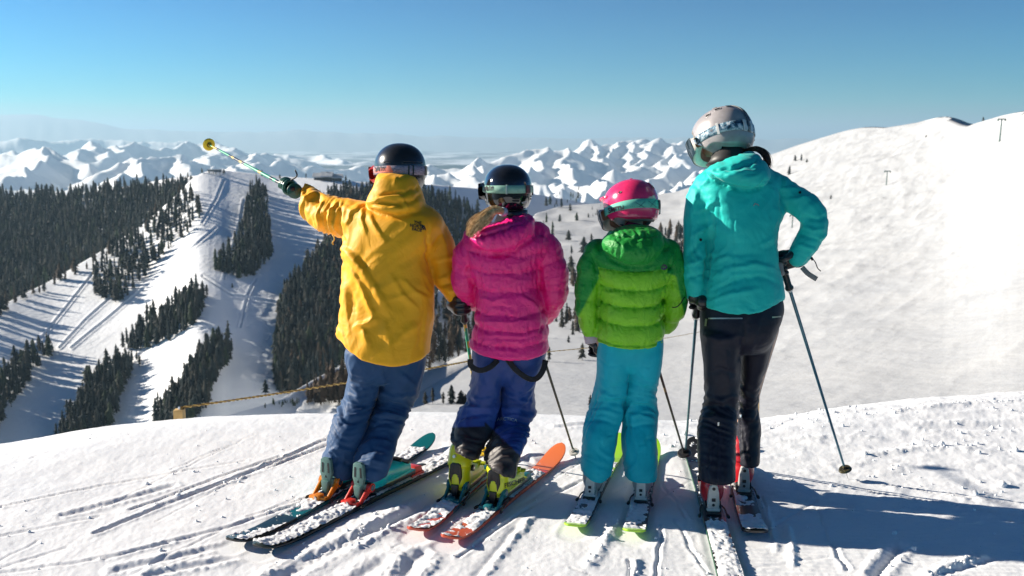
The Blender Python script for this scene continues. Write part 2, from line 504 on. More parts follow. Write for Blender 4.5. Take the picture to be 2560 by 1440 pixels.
def bowl():
    nr = 330
    pxs = np.concatenate([np.linspace(960, 2860, 520), np.linspace(2860, 5200, 60)[1:]])
    npx = len(pxs)
    rt = sm_interp(BOWL.TOP, pxs, 7)
    T = np.linspace(0, 1, nr)[None, :]
    PX = pxs[:, None] + 0 * T
    R = 1150 + (rt[:, None] - 1150) * T
    D = BOWL.dist(PX, R); V = P(PX, R, D)
    edge = smooth(0, 12, R - rt[:, None])
    sc = np.clip(D / 300, 0.25, 2)
    z = 1.0 * sc * fbm2(V[..., 0] / 60, V[..., 1] / 90, 3)
    # wind and track relief running down the fall line, lower left to upper right
    q = (V[..., 0] * 0.55 + V[..., 1] * 0.83)
    z = z + 0.30 * sc * ridged2((V[..., 0] * 0.83 - V[..., 1] * 0.55) / 16, q / 60, 4) * smooth(1750, 1950, PX) + 0.22 * sc * fbm2(V[..., 0] / 9, V[..., 1] / 14, 3) * smooth(1700, 1950, PX)
    z = z + 0.05 * n2(V[..., 0] / 2.8, V[..., 1] / 4.5) * sc
    V[..., 2] += z * edge
    top = V[:, -1:, :]
    V = np.concatenate([V, top + np.array([0, 25, -2]), top + np.array([0, 70, -18]), top + np.array([0, 150, -90])], 1)
    structure('bowl_slope', V.reshape(-1, 3), grid_faces(npx, nr + 3), M_BOWL, 'wide bright snow bowl rising to the smooth ridge on the right')
bowl()

# ---------------------------------------------------------------- conifers
def tree_mats():
    out = []
    for k, (c0, c1) in enumerate([((0.012, 0.020, 0.024), (0.030, 0.042, 0.040)),
                                  ((0.022, 0.026, 0.026), (0.060, 0.060, 0.048)),
                                  ((0.048, 0.036, 0.028), (0.110, 0.078, 0.052)),
                                  ((0.016, 0.028, 0.018), (0.050, 0.070, 0.038))]):
        m = NT('needles_%s' % 'abcd'[k]); m.set(Roughness=0.85)
        m.b.inputs['Specular IOR Level'].default_value = 0.15
        m.base(m.ramp(m.noise(1.3, 4, 0.7, m.coord()), [(0.3, c0), (0.7, c1)]))
        out.append(m.m)
    b = plain('conifer_bark', (0.06, 0.045, 0.035), 0.9)
    return out, b
M_NEEDLE, M_BARK = tree_mats()

def conifer(seed, layers=9, k=7, width=0.17, low=0.12, ragged=0.6):
    """unit-high conifer; returns crown verts/tris and trunk verts/quads"""
    r = random.Random(seed); V = []; T = []
    for i in range(layers):
        f = i / layers
        z = low + (1 - low) * f
        rad = width * min(1.0, (1.04 - f) * 1.75) ** 0.8 * (0.7 + ragged * r.random()) + 0.012
        dz = (1 - low) / layers * 1.9
        a0 = r.random() * 6.28
        for j in range(k):
            if r.random() < 0.10: continue
            a = a0 + j * 6.283 / k + r.uniform(-.25, .25)
            R = rad * r.uniform(0.6, 1.25); w = 0.62 * rad + 0.006
            ca, sa = math.cos(a), math.sin(a)
            tip = (ca * R, sa * R, z - dz * r.uniform(.15, .45))
            m1 = (ca * R * .5 - sa * w * .55, sa * R * .5 + ca * w * .55, z + dz * .05 - dz * .15 * r.random())
            m2 = (ca * R * .5 + sa * w * .55, sa * R * .5 - ca * w * .55, z + dz * .05 - dz * .15 * r.random())
            top = (0, 0, min(1.0, z + dz * .75))
            n = len(V); V += [top, m1, tip, m2]; T += [(n, n + 1, n + 2), (n, n + 2, n + 3)]
    n = len(V); V += [(0.01, 0, .9), (-0.006, 0.009, .9), (-0.006, -0.009, .9), (0, 0, 1.03)]
    T += [(n, n + 1, n + 3), (n + 1, n + 2, n + 3), (n + 2, n, n + 3)]
    tv, tq = [], []
    for h, rr in ((-0.06, 0.016), (0.35, 0.011), (0.8, 0.004)):
        for j in range(5): tv.append((rr * math.cos(j * 1.2566), rr * math.sin(j * 1.2566), h))
    for l in range(2):
        for j in range(5): tq.append((l * 5 + j, l * 5 + (j + 1) % 5, l * 5 + 5 + (j + 1) % 5, l * 5 + 5 + j))
    return np.array(V), np.array(T), np.array(tv), np.array(tq)

VARS = []
for k in range(8):
    V_, T_, tv_, tq_ = conifer(k + 1, layers=[10, 9, 11, 8][k % 4], k=7 + (k % 2), width=[0.12, 0.15, 0.105, 0.17][k % 4], low=[0.08, 0.14, 0.2, 0.1][k % 4])
    mk = [0, 1, 0, 3, 2, 0, 1, 2][k]
    VARS.append((V_, T_, tv_, tq_, mk,
                 npmesh('conifer_crown', V_, T_, M_NEEDLE[mk], False), npmesh('conifer_trunk', tv_, tq_, M_BARK, True)))

def inside(px, py, poly):
    c = False; n = len(poly)
    for i in range(n):
        x1, y1 = poly[i]; x2, y2 = poly[(i + 1) % n]
        if (y1 > py) != (y2 > py) and px < (x2 - x1) * (py - y1) / (y2 - y1) + x1: c = not c
    return c

TR = []       # world point, height m, variant, cluster
def fill(poly, surf, sx, sy, h, cluster, prob=1.0, vs=(0, 1, 2, 5, 6, 4), seed=0, hole=0.0):
    r = random.Random(seed + 99)
    x0 = min(p[0] for p in poly); x1 = max(p[0] for p in poly); y0 = min(p[1] for p in poly); y1 = max(p[1] for p in poly)
    y = y0
    while y < y1:
        x = x0 + r.random() * sx
        while x < x1:
            px, py = x + r.uniform(-.5, .5) * sx, y + r.uniform(-.5, .5) * sy
            if inside(px, py, poly) and r.random() < prob and float(n2(px / 26 + seed, py / 22)) > -0.75 + hole:
                TR.append((surf.pt(px, py), h * r.choice((r.uniform(.45, .8), r.uniform(.7, 1.1), r.uniform(.9, 1.35))), r.choice(vs), cluster, px, py))
            x += sx
        y += sy
DARK = (0, 2, 5, 0, 1, 6, 2, 3)
MIX = (0, 1, 4, 7, 6, 4, 7)
fill([(-700, 510), (-200, 520), (0, 506), (150, 498), (300, 482), (420, 464), (470, 462), (480, 478), (440, 520), (330, 596), (200, 676), (60, 742), (0, 782), (-200, 880), (-700, 990)], FOREST, 7, 6.5, 14, 'a', 0.98, DARK + (1, 6), 1)
fill([(-200, 505), (0, 494), (150, 490), (300, 472), (380, 460), (300, 484), (0, 512)], FOREST, 8, 5, 14, 'a', 0.9, DARK, 21)
fill([(-200, 880), (0, 775), (130, 712), (250, 640), (360, 570), (430, 505), (470, 470), (486, 480), (440, 525), (330, 612), (200, 690), (60, 752), (0, 795), (-150, 900)], HILL, 11, 12, 12.5, 'a', 0.8, MIX, 22)
fill([(222, 715), (255, 650), (335, 590), (405, 522), (470, 488), (508, 512), (500, 545), (465, 590), (400, 652), (330, 740), (285, 762), (262, 750), (228, 738)], HILL, 9, 11, 12.5, 'b', 0.66, DARK, 2)
fill([(618, 486), (645, 464), (668, 490), (684, 640), (640, 692), (600, 702), (538, 676), (585, 620), (612, 560)], HILL, 7.5, 9, 13, 'c', 0.97, DARK, 3)
fill([(306, 862), (360, 812), (440, 762), (495, 736), (518, 742), (500, 806), (440, 848), (350, 876), (306, 876)], HILL, 7.5, 9, 11.5, 'd', 0.95, DARK, 4)
fill([(-120, 1010), (0, 965), (40, 905), (100, 876), (142, 862), (96, 930), (40, 1000), (0, 1070), (-120, 1150)], HILL, 9, 11, 11.5, 'e', 0.88, DARK, 5)
fill([(140, 1100), (200, 1000), (245, 935), (310, 905), (352, 892), (312, 965), (290, 1040), (270, 1070), (170, 1125)], HILL, 8, 9.5, 11, 'f', 0.93, DARK, 6)
fill([(378, 1060), (440, 992), (488, 912), (530, 862), (572, 852), (586, 890), (540, 956), (520, 1020), (470, 1070)], HILL, 7, 9, 11.5, 'g', 0.96, DARK + (6,), 7)
fill([(686, 985), (692, 800), (722, 722), (800, 640), (858, 560), (830, 500), (900, 492), (1060, 500), (1140, 520), (1225, 560), (1250, 700), (1100, 800), (880, 900), (740, 990)], HILL, 7.5, 9, 13, 'h', 0.99, DARK + (4, 1, 6), 8)
fill([(790, 505), (850, 486), (930, 476), (1060, 488), (1130, 500), (1225, 548), (1060, 520), (860, 530)], HILL, 8, 8, 13, 'h', 0.9, DARK, 28)
fill([(1035, 800), (1110, 730), (1200, 690), (1210, 880), (1150, 905), (1060, 945), (1020, 960)], VALLEY, 13, 15, 9, 'i', 0.75, (1, 6, 4, 2, 7), 9, 0.15)
fill([(765, 1012), (800, 975), (850, 950), (905, 940), (960, 930), (960, 1015)], VALLEY, 10, 11, 8.5, 'j', 0.95, (4, 7, 4, 4), 10)
fill([(690, 1006), (760, 1004), (740, 1016), (640, 1022)], VALLEY, 9, 7, 2.2, 'j', 0.9, (0, 3), 12)

def addtree(px, py, hpx, surf, cluster, v=None, r=random.Random(5)):
    p = surf.pt(px, py); d = float(p[1])
    TR.append((p, hpx / F35 * d, r.choice((0, 1, 3, 5, 6)) if v is None else v, cluster, px, py))
# single trees that can be told apart (picture base point, height in picture pixels)
SINGLE = [(518, 742, 32, HILL, 'lone conifer above the upper end of the tree strip on the ski runs'),
          (266, 898, 26, HILL, 'small lone conifer on the open run left of the lower tree strips'),
          (218, 950, 40, HILL, 'tall lone conifer left of the lowest tree strip'),
          (349, 916, 32, HILL, 'single conifer at the tip of the lowest tree strip'),
          (581, 720, 13, HILL, 'tiny dark bush below the central forest island'),
          (664, 984, 38, VALLEY, 'young conifer just above the rope right of the wooden post'),
          (497, 536, 40, HILL, 'conifer at the top of the long tree strip beside the upper run'),
          (1973, 438, 24, BOWL, 'dark conifer with long shadow on the bright bowl, lowest of the upper four'),
          (1988, 403, 16, BOWL, 'leftmost small conifer of the three high on the bowl'),
          (2003, 403, 19, BOWL, 'middle conifer of the three high on the bowl'),
          (2017, 410, 13, BOWL, 'rightmost small conifer of the three high on the bowl'),
          (2077, 498, 11, BOWL, 'tiny shrub beside the elbow of the teal jacket'),
          (1455, 900, 46, BOWL, 'bushy young pine on the snow between pink and green jackets'),
          (1421, 860, 24, BOWL, 'short pine just up left of the bushy young pine'),
          (1735, 802, 40, BOWL, 'low pine between green jacket and teal jacket'),
          (1475, 1020, 36, BOWL, 'faint shrub on the crest left of the turquoise trousers'),
          (1373, 905, 40, BOWL, 'thin conifer touching the hem of the pink jacket'),
          (1421, 452 + 150, 28, BOWL, 'small conifer alone on the white slope left of the green sleeve'),
          (1404, 518, 24, BOWL, 'first conifer of the row on the upper white slope'),
          (1426, 528, 20, BOWL, 'second conifer of the row on the upper white slope'),
          (1399, 555, 20, BOWL, 'lower conifer of the row on the upper white slope'),
          (1442, 553, 23, BOWL, 'right-hand conifer of the row on the upper white slope'),
          (1471, 546, 14, BOWL, 'smallest conifer at the right end of the upper row'),
          (1460, 636, 46, BOWL, 'tall slender conifer close to the green sleeve shoulder'),
          (1479, 604, 22, BOWL, 'round conifer up right of the tall slender one'),
          (1429, 634, 22, BOWL, 'small conifer left of the tall slender one'),
          (1063, 1012, 36, BOWL, 'leftmost conifer of the low row behind the crest'),
          (1082, 1010, 44, BOWL, 'second conifer of the low row behind the crest'),
          (1108, 1012, 34, BOWL, 'third conifer of the low row behind the crest'),
          (1130, 1012, 54, BOWL, 'tallest conifer of the low row behind the crest'),
          (1152, 1012, 40, BOWL, 'fifth conifer of the low row behind the crest'),
          (1165, 1012, 30, BOWL, 'last conifer of the low row, beside the blue trousers'),
          (1664, 590, 24, BOWL, 'tree just right of the green hood'),
          (1700, 600, 40, BOWL, 'tree near the teal sleeve'),
          (2300 + 15, 344, 7, BOWL, 'tiny bush below the snow cornice on the ridge'),
          (2458, 303, 11, BOWL, 'small dark tree on the skyline left of the top tower'),
          (560, 434, 12, HILL, 'small conifer beside the hut on the summit'), (470, 444, 14, HILL, 'left conifer on the summit skyline'),
          (505, 432, 12, HILL, 'conifer on the summit skyline left of the pole basket'), (655, 440, 16, HILL, 'conifer on the skyline near the lift top'),
          (700, 447, 12, HILL, 'conifer on the summit skyline under the raised glove'), (765, 446, 13, HILL, 'conifer on the skyline left of the lodge'),
          (865, 452, 14, HILL, 'conifer on the skyline right of the lodge')]
for a, b, h, s_, lab in SINGLE: addtree(a, b, h, s_, lab)
rr = random.Random(77)
for k in range(16): addtree(rr.uniform(1385, 1460), rr.uniform(470, 520), rr.uniform(8, 15), BOWL, 'k')
for k in range(34): addtree(1395 + rr.uniform(-35, 50), rr.uniform(655, 850), rr.uniform(28, 52), BOWL, 'l', rr.choice((1, 6, 7, 0)))
for k in range(34): addtree(rr.uniform(1650, 1716), rr.uniform(575, 690), rr.uniform(22, 46), BOWL, 'm', rr.choice((1, 6, 7, 0, 4)))
for k in range(9): addtree(rr.uniform(1345, 1400), rr.uniform(500, 640), rr.uniform(20, 34), BOWL, 'k')
for k in range(14): addtree(rr.uniform(1480, 1530), rr.uniform(515, 545), rr.uniform(7, 12), BOWL, 'k')
CL = {'a': ('the far left forest', 'conifers of the left forest'),
      'b': ('the long open tree strip', 'conifers of the long open strip'),
      'c': ('the central forest island', 'conifers of the central forest island'),
      'd': ('the short middle tree strip', 'conifers of the short middle strip'),
      'e': ('the left edge tree strip', 'conifers of the left edge strip'),
      'f': ('the lowest tree strip', 'conifers of the lowest strip'),
      'g': ('the tree strip above the post', 'conifers above the wooden post'),
      'h': ('the forest behind the yellow jacket', 'conifers of the big forest behind the yellow jacket'),
      'i': ('the flank between yellow and pink jackets', 'conifers between yellow and pink jackets'),
      'j': ('the low row by slate trousers', 'reddish young conifers by the crest'),
      'k': ('the distant slope by pink shoulder', 'scattered conifers on the distant slope'),
      'l': ('the grove between pink and green', 'conifers between pink and green sleeves'),
      'm': ('the grove between green and teal', 'conifers between green hood and teal sleeve')}
def hidden(px, py):
    return (850 < px < 1090 and 560 < py < 1000) or (1180 < px < 1370 and 590 < py < 1000) or (1000 < px < 1060 and 480 < py) or px < -20 or (1090 < px < 1200 and 560 < py < 740)
order = sorted(range(len(TR)), key=lambda i: -(TR[i][1] / TR[i][0][1]) * (0 if (hidden(TR[i][4], TR[i][5]) and len(TR[i][3]) == 1) else (50 if len(TR[i][3]) > 1 else 1)))
rt = random.Random(4)
BOX = {}
for c_ in CL:
    q_ = [t for t in TR if t[3] == c_]
    BOX[c_] = (min(t[4] for t in q_), max(t[4] for t in q_), min(t[5] for t in q_), max(t[5] for t in q_), sum(t[1] for t in q_) / len(q_))
for i in order[:296]:
    p, h, v, cl, px, py = TR[i]
    lab, grp = CL[cl] if len(cl) == 1 else (cl, None)
    if len(cl) == 1:
        x0_, x1_, y0_, y1_, hm = BOX[cl]
        ver = ('upper', 'middle', 'lower')[min(2, int(3 * (py - y0_) / (y1_ - y0_ + 1)))]
        hor = ('left', 'central', 'right')[min(2, int(3 * (px - x0_) / (x1_ - x0_ + 1)))]
        siz = 'tall' if h > 1.15 * hm else ('small' if h < .75 * hm else 'mid-sized')
        lab = '%s %s conifer in the %s %s part of %s' % (siz, 'brownish' if v in (4, 7) else 'dark', ver, hor, lab)
    t = empty('conifer_tree', p, lab, 'tree', grp)
    w = rt.uniform(.75, 1.6) if (len(cl) == 1 and cl not in 'klm') else rt.uniform(1.3, 2.1)
    t.scale = (h * w, h * w, h); t.rotation_euler = (rt.uniform(-.04, .04), rt.uniform(-.04, .04), rt.random() * 6.28)
    link('crown', VARS[v][5], t); link('trunk', VARS[v][6], t)
for mk in range(4):
    pass
rest = order[296:]
Vs, Ts, Ms, n = [], [], [], 0
for i in rest:
    p, h, v, cl, px, py = TR[i]
    V_, T_, tv_, tq_, mk = VARS[v][:5]
    a = rt.random() * 6.28; w = rt.uniform(.75, 1.55) * h
    R = np.array([[math.cos(a) * w, -math.sin(a) * w, 0], [math.sin(a) * w, math.cos(a) * w, 0], [0, 0, h]])
    Vs.append(V_ @ R.T + p); Ts.append(T_ + n); Ms.append(np.full(len(T_), mk)); n += len(V_)
fo = link('forest', npmesh('forest', np.concatenate(Vs), np.concatenate(Ts), M_NEEDLE, False, matidx=np.concatenate(Ms)))
tag(fo, 'dense dark conifer forest covering the slopes between the ski runs', 'forest', kind='stuff')
print('TREES', len(TR), 'stuff tris', sum(len(t) for t in Ts))

# ---------------------------------------------------------------- haze
def haze():
    x0, x1, y0, y1, z0, z1 = -165000, 165000, -3000, 175000, -4600, 840
    V = np.array([[x, y, z] for z in (z0, z1) for y in (y0, y1) for x in (x0, x1)], float)
    Fc = np.array([[0, 2, 3, 1], [4, 5, 7, 6], [0, 1, 5, 4], [2, 6, 7, 3], [0, 4, 6, 2], [1, 3, 7, 5]])
    m = bpy.data.materials.new('haze_air'); m.use_nodes = True
    m.node_tree.nodes.clear()
    o = m.node_tree.nodes.new('ShaderNodeOutputMaterial'); v = m.node_tree.nodes.new('ShaderNodeVolumePrincipled')
    v.inputs['Color'].default_value = (0.52, 0.79, 1.0, 1); v.inputs['Density'].default_value = 5.6e-5
    v.inputs['Anisotropy'].default_value = 0.2
    m.node_tree.links.new(v.outputs[0], o.inputs['Volume'])
    tag(link('haze', npmesh('haze', V, Fc, m, False)), 'thin blue winter haze lying over the far plain and mountains', 'haze', kind='stuff')
haze()
# ---------------------------------------------------------------- the snow the skiers stand on
CREST = [(-900, 4.25), (-300, 4.45), (0, 4.72), (200, 5.02), (450, 5.22), (700, 5.33), (1000, 5.36), (1400, 5.30), (1700, 5.15), (1950, 5.22), (2100, 5.45), (2300, 5.65), (2560, 5.85), (3000, 6.1), (3500, 6.3)]
def g_base(x, y):
    px = 1280 + F35 * x / np.maximum(y, 3.0)
    y0 = sm_interp(CREST, px, 60)
    t = np.maximum(y - y0, 0)
    c = 0.30; lim = 0.36 / c
    z = np.where(t < lim, -0.5 * c * t * t, -0.5 * c * lim * lim - 0.36 * (t - lim))
    z = z - 0.10 * smooth(1.5, 6, -x) * smooth(6, 3, y)
    return z

TRACKS = [  # picture polyline, half width m, depth m (negative digs), berm height
    ([(0, 1268), (262, 1210), (611, 1152)], .012, -.010, .006), ([(-200, 1330), (0, 1268)], .012, -.01, .006),
    ([(240, 1332), (375, 1277), (555, 1210), (817, 1099)], .016, -.016, .010), ([(326, 1274), (555, 1191), (700, 1140)], .012, -.012, .006),
    ([(400, 1262), (640, 1180), (830, 1110)], .012, -.012, .008),
    ([(161, 1289), (424, 1216)], .02, -.010, .012), ([(262, 1397), (544, 1326), (800, 1245)], .015, -.010, .006),
    ([(292, 1424), (544, 1370)], .02, -.014, .010), ([(380, 1436), (600, 1392)], .02, -.012, .014),
    ([(619, 1292), (780, 1240)], .012, -.008, .004), ([(0, 1340), (250, 1290)], .015, -.006, .004), ([(0, 1430), (200, 1404), (420, 1360)], .015, -.008, .005),
    ([(700, 1440), (820, 1378), (1010, 1290), (1120, 1240)], .035, -.022, .012), ([(760, 1396), (870, 1345), (1010, 1272)], .028, .026, 0),
    ([(650, 1440), (770, 1405), (930, 1330)], .022, .018, 0), ([(880, 1376), (1040, 1290), (1110, 1262)], .02, .016, 0),
    ([(900, 1440), (960, 1400)], .03, -.015, .01), ([(1010, 1440), (1035, 1400), (1060, 1380)], .03, -.02, .012), ([(1060, 1440), (1100, 1400)], .02, .015, 0),
    ([(1212, 1438), (1255, 1380), (1313, 1312), (1330, 1290)], .022, .024, 0), ([(1195, 1438), (1240, 1380), (1290, 1320)], .02, -.014, 0),
    ([(1150, 1392), (1230, 1330), (1330, 1262), (1500, 1180)], .012, -.01, .004), ([(1477, 1412), (1521, 1343), (1553, 1299)], .026, .026, 0),
    ([(1640, 1442), (1654, 1315)], .01, -.012, .004), ([(1584, 1440), (1588, 1405)], .02, .03, 0), ([(1573, 1440), (1575, 1400)], .012, -.02, 0),
    ([(1915, 1270), (1943, 1374)], .012, .02, 0), ([(1967, 1317), (1986, 1411)], .014, .024, 0), ([(1900, 1240), (1925, 1300)], .006, -.012, 0),
    ([(2080, 1360), (2118, 1425)], .012, -.01, .005), ([(2040, 1270), (2075, 1350)], .006, -.008, 0), ([(2327, 1442), (2390, 1412), (2455, 1391)], .035, .035, 0),
    ([(2340, 1442), (2470, 1400)], .02, -.02, 0), ([(2189, 1440), (2220, 1400), (2252, 1365)], .022, -.026, .012), ([(1750, 1442), (2080, 1390)], .008, -.006, 0),
    ([(1690, 1300), (1770, 1440)], .01, -.008, .003), ([(2150, 1200), (2350, 1232), (2560, 1262)], .010, -.008, .006), ([(1900, 1190), (2200, 1230), (2560, 1290)], .008, -.006, .004),
    ([(1330, 1160), (1240, 1105), (1180, 1060)], .02, -.01, .008), ([(1410, 1060), (1520, 1040), (1700, 1045)], .03, -.014, .012), ([(1650, 1200), (1720, 1300)], .01, -.006, .003),
    ([(2160, 1140), (2300, 1122), (2440, 1126)], .03, .026, 0), ([(1950, 1100), (2100, 1092), (2200, 1098)], .03, .016, 0), ([(2240, 1025), (2420, 1002), (2560, 1000)], .04, .028, 0),
    ([(2050, 1020), (2170, 1012)], .03, .02, 0), ([(2320, 1070), (2560, 1065)], .05, -.012, .01)]
for k_ in range(26):     # criss-cross of older ski tracks
    r_ = random.Random(300 + k_)
    x_ = r_.uniform(-100, 2600); y_ = r_.uniform(1140, 1430); l_ = r_.uniform(120, 420); s_ = r_.uniform(-.62, -.3) if x_ < 1300 else r_.choice((r_.uniform(.1, .3), r_.uniform(-.9, -.4)))
    TRACKS.append(([(x_, y_), (x_ + l_, y_ + s_ * l_)], r_.uniform(.006, .012), r_.uniform(-.008, -.004), .002))
TRW = []
for pts, w, dp, bm_ in TRACKS:
    TRW.append(([G(a, b)[:2] for a, b in pts], w, dp * (.5 if dp > 0 else .6), bm_))

def g_tracks(x, y):
    z = np.zeros_like(x)
    wob = 0.012 * n2(x * 9, y * 9)
    rag = 0.55 + 0.5 * np.clip(n2(x * 40, y * 40) + 0.45, 0, 1)
    for pts, w, dp, bm_ in TRW:
        pa = np.array(pts)
        m = (x > pa[:, 0].min() - .25) & (x < pa[:, 0].max() + .25) & (y > pa[:, 1].min() - .25) & (y < pa[:, 1].max() + .25)
        if not m.any(): continue
        xx, yy = x[m], y[m]
        d = pl_dist(xx + wob[m], yy + wob[m], pts)
        w = w if dp > 0 or w > .018 else w * .75
        zz = dp * np.exp(-(d / w) ** 2) * (rag[m] if dp > 0 else 1)
        if bm_: zz = zz + .6 * bm_ * np.exp(-((d - 2.0 * w) / w) ** 2) * rag[m]
        z[m] += zz
    return z

SKI_LINES = []     # filled below, before the ground is built: (tail xy, tip xy)
def g_fine(x, y):
    rough = smooth(0.9, 1.6, x) * smooth(3.9, 4.4, y)
    z = 0.006 * fbm2(x * 1.3, y * 1.3, 3) + 0.0016 * fbm2(x * 11, y * 11, 3) + 0.0009 * n2(x * 47, y * 47)
    z = z + rough * (0.007 * np.clip(fbm2(x * 7, y * 9, 4), 0, 1) + 0.004 * ridged2(x * 3, y * 5, 3) * smooth(4.9, 5.6, y))
    # corduroy left by the groomer, running with the sun shadows
    z = z + 0.0016 * np.sin((y + 0.09 * x + 0.02 * n2(x, y)) * 2 * np.pi / 0.035) * smooth(0.2, 1.0, x) * smooth(4.6, 4.2, y)
    return z

def ground_z(x, y):
    x = np.atleast_1d(np.asarray(x, float)); y = np.atleast_1d(np.asarray(y, float))
    near = np.exp(-np.maximum(y - 9, 0) / 3)
    z = g_base(x, y)
    f = g_tracks(x, y) + g_fine(x, y)
    for (a, b) in SKI_LINES:        # packed flat under the skis
        d = pl_dist(x, y, [tuple(a), tuple(b)])
        f = f * smooth(0.045, 0.11, d) - 0.004 * (1 - smooth(0.05, 0.08, d))
    return z + f * near

def near_snow():
    m = NT('near_snow'); m.set(Roughness=0.55)
    m.b.inputs['Specular IOR Level'].default_value = 0.35
    vec = m.coord()
    a = m.noise(3.0, 5, 0.6, vec)
    m.base(m.ramp(a, [(0.3, (0.78, 0.805, 0.84)), (0.7, (0.85, 0.865, 0.885))]))
    g = m.noise(170, 3, 0.7, vec); g2 = m.noise(42, 4, 0.65, vec)
    b = m.bump(g2, 0.3, 0.004)
    b = m.bump(g, 0.5, 0.0018, b)
    m.b.inputs['Subsurface Weight'].default_value = 0.0
    # glinting crystals: tiny cells turned at random
    vo = m.n('ShaderNodeTexVoronoi', Scale=260.0); m.l(vec, vo.inputs['Vector'])
    wn_ = m.math('GREATER_THAN', m.n('ShaderNodeSeparateColor').outputs[0], 2)
    sep = m.n('ShaderNodeSeparateColor'); m.l(vo.outputs['Color'], sep.inputs[0])
    gl = m.math('GREATER_THAN', sep.outputs[0], 0.985)
    m.l(m.math('MULTIPLY_ADD', gl, -0.42) , m.b.inputs['Roughness']) if False else None
    r = m.n('ShaderNodeMix', data_type='FLOAT'); m.l(gl, r.inputs[0]); r.inputs[2].default_value = 0.6; r.inputs[3].default_value = 0.12
    m.l(r.outputs[0], m.b.inputs['Roughness'])
    return m.m
M_SNOW = near_snow()

def build_ground():
    npx = 1150
    pxs = np.linspace(-700, 3260, npx)
    ds = list(np.linspace(0.4, 3.4, 14)[:-1])
    row = 1500.0
    while row > 1085:
        g = G(1280, row); ds.append(float(g[1])); row -= 2.6
    d = ds[-1]
    while d < 7.2: d += 0.028; ds.append(d)
    while d < 130: d *= 1.07; ds.append(d)
    ds = np.array(ds)
    u = (pxs - 1280) / F35
    X = u[:, None] * (ds[None, :] * 0.86 + 0.62); Y = ds[None, :] + 0 * X
    Z = ground_z(X.ravel(), Y.ravel()).reshape(X.shape)
    V = np.stack([X, Y, Z], -1)
    o = structure('ground', V.reshape(-1, 3), grid_faces(npx, len(ds)), M_SNOW, 'trampled groomed snow with ski tracks under the skiers')
    print('ground quads', (npx - 1) * (len(ds) - 1))

def lumps(name, pts, rad, parent=None, loc=(0, 0, 0), seed=1):
    r = np.random.RandomState(seed)
    g = (1 + 5 ** .5) / 2
    ico = np.array([(-1, g, 0), (1, g, 0), (-1, -g, 0), (1, -g, 0), (0, -1, g), (0, 1, g), (0, -1, -g), (0, 1, -g), (g, 0, -1), (g, 0, 1), (-g, 0, -1), (-g, 0, 1)], float) / 1.9
    fa = np.array([(0, 11, 5), (0, 5, 1), (0, 1, 7), (0, 7, 10), (0, 10, 11), (1, 5, 9), (5, 11, 4), (11, 10, 2), (10, 7, 6), (7, 1, 8), (3, 9, 4), (3, 4, 2), (3, 2, 6), (3, 6, 8), (3, 8, 9), (4, 9, 5), (2, 4, 11), (6, 2, 10), (8, 6, 7), (9, 8, 1)])
    n = len(pts)
    V = ico[None] * (1 + r.uniform(-.35, .35, (n, 12, 1))) * (np.asarray(rad)[:, None, None] * r.uniform(.75, 1.3, (n, 1, 3)))
    V = V + np.asarray(pts)[:, None, :] - np.array(loc)
    Fa = fa[None] + 12 * np.arange(n)[:, None, None]
    return link(name, npmesh(name, V.reshape(-1, 3), Fa.reshape(-1, 3), M_SNOW, True), parent)

def scatter_clumps():
    r = np.random.RandomState(5); P_ = []; R_ = []
    for pts, w, dp, bm_ in TRW:
        strong = abs(dp) > .012
        for a, b in zip(pts[:-1], pts[1:]):
            L = np.hypot(*(b - a)); n = int(L * (70 if dp > .015 else (18 if strong else 4)))
            t = r.random(n)[:, None]; q = a + (b - a) * t + r.normal(0, w * (0.8 if dp > 0 else 1.9), (n, 2))
            P_.append(q); R_.append(np.minimum(r.lognormal(math.log(.0042), .45, n), .014))
    n = 600
    q = np.stack([r.uniform(0.8, 3.4, n), r.uniform(4.2, 6.2, n)], 1); k = n2(q[:, 0] * 1.7, q[:, 1] * 2.6) > 0.05
    P_.append(q[k]); R_.append(np.minimum(r.lognormal(math.log(.0055), .5, k.sum()), .018))
    n = 200
    q = np.stack([r.uniform(-2.6, 3.0, n), r.uniform(3.4, 5.6, n)], 1); P_.append(q); R_.append(np.minimum(r.lognormal(math.log(.003), .5, n), .012))
    q = np.concatenate(P_); R = np.concatenate(R_)
    keep = np.ones(len(q), bool)
    for a, b in SKI_LINES: keep &= pl_dist(q[:, 0], q[:, 1], [tuple(a), tuple(b)]) > .07
    q, R = q[keep], R[keep]
    z = ground_z(q[:, 0], q[:, 1]) + R * .35
    o = lumps('snow_clumps', np.stack([q[:, 0], q[:, 1], z], 1), R)
    tag(o, 'loose crumbs of snow thrown up along the ski tracks', 'snow clumps', kind='stuff')
    print('clumps', len(q))
# ---------------------------------------------------------------- solid modelling: distance fields and their surface
def smin(a, b, k):
    if k <= 0: return np.minimum(a, b)
    h = np.clip(0.5 + 0.5 * (b - a) / k, 0, 1)
    return b + (a - b) * h - k * h * (1 - h)

def catmull(pts, n):
    pts = np.asarray(pts, float)
    if len(pts) == 2: return pts[0] + (pts[1] - pts[0]) * np.linspace(0, 1, n)[:, None]
    q = np.concatenate([[2 * pts[0] - pts[1]], pts, [2 * pts[-1] - pts[-2]]])
    out = []
    m = len(pts) - 1
    for s in np.linspace(0, m - 1e-6, n):
        i = int(s); t = s - i; p0, p1, p2, p3 = q[i:i + 4]
        out.append(0.5 * (2 * p1 + (p2 - p0) * t + (2 * p0 - 5 * p1 + 4 * p2 - p3) * t * t + (3 * p1 - p0 - 3 * p2 + p3) * t ** 3))
    return np.array(out)

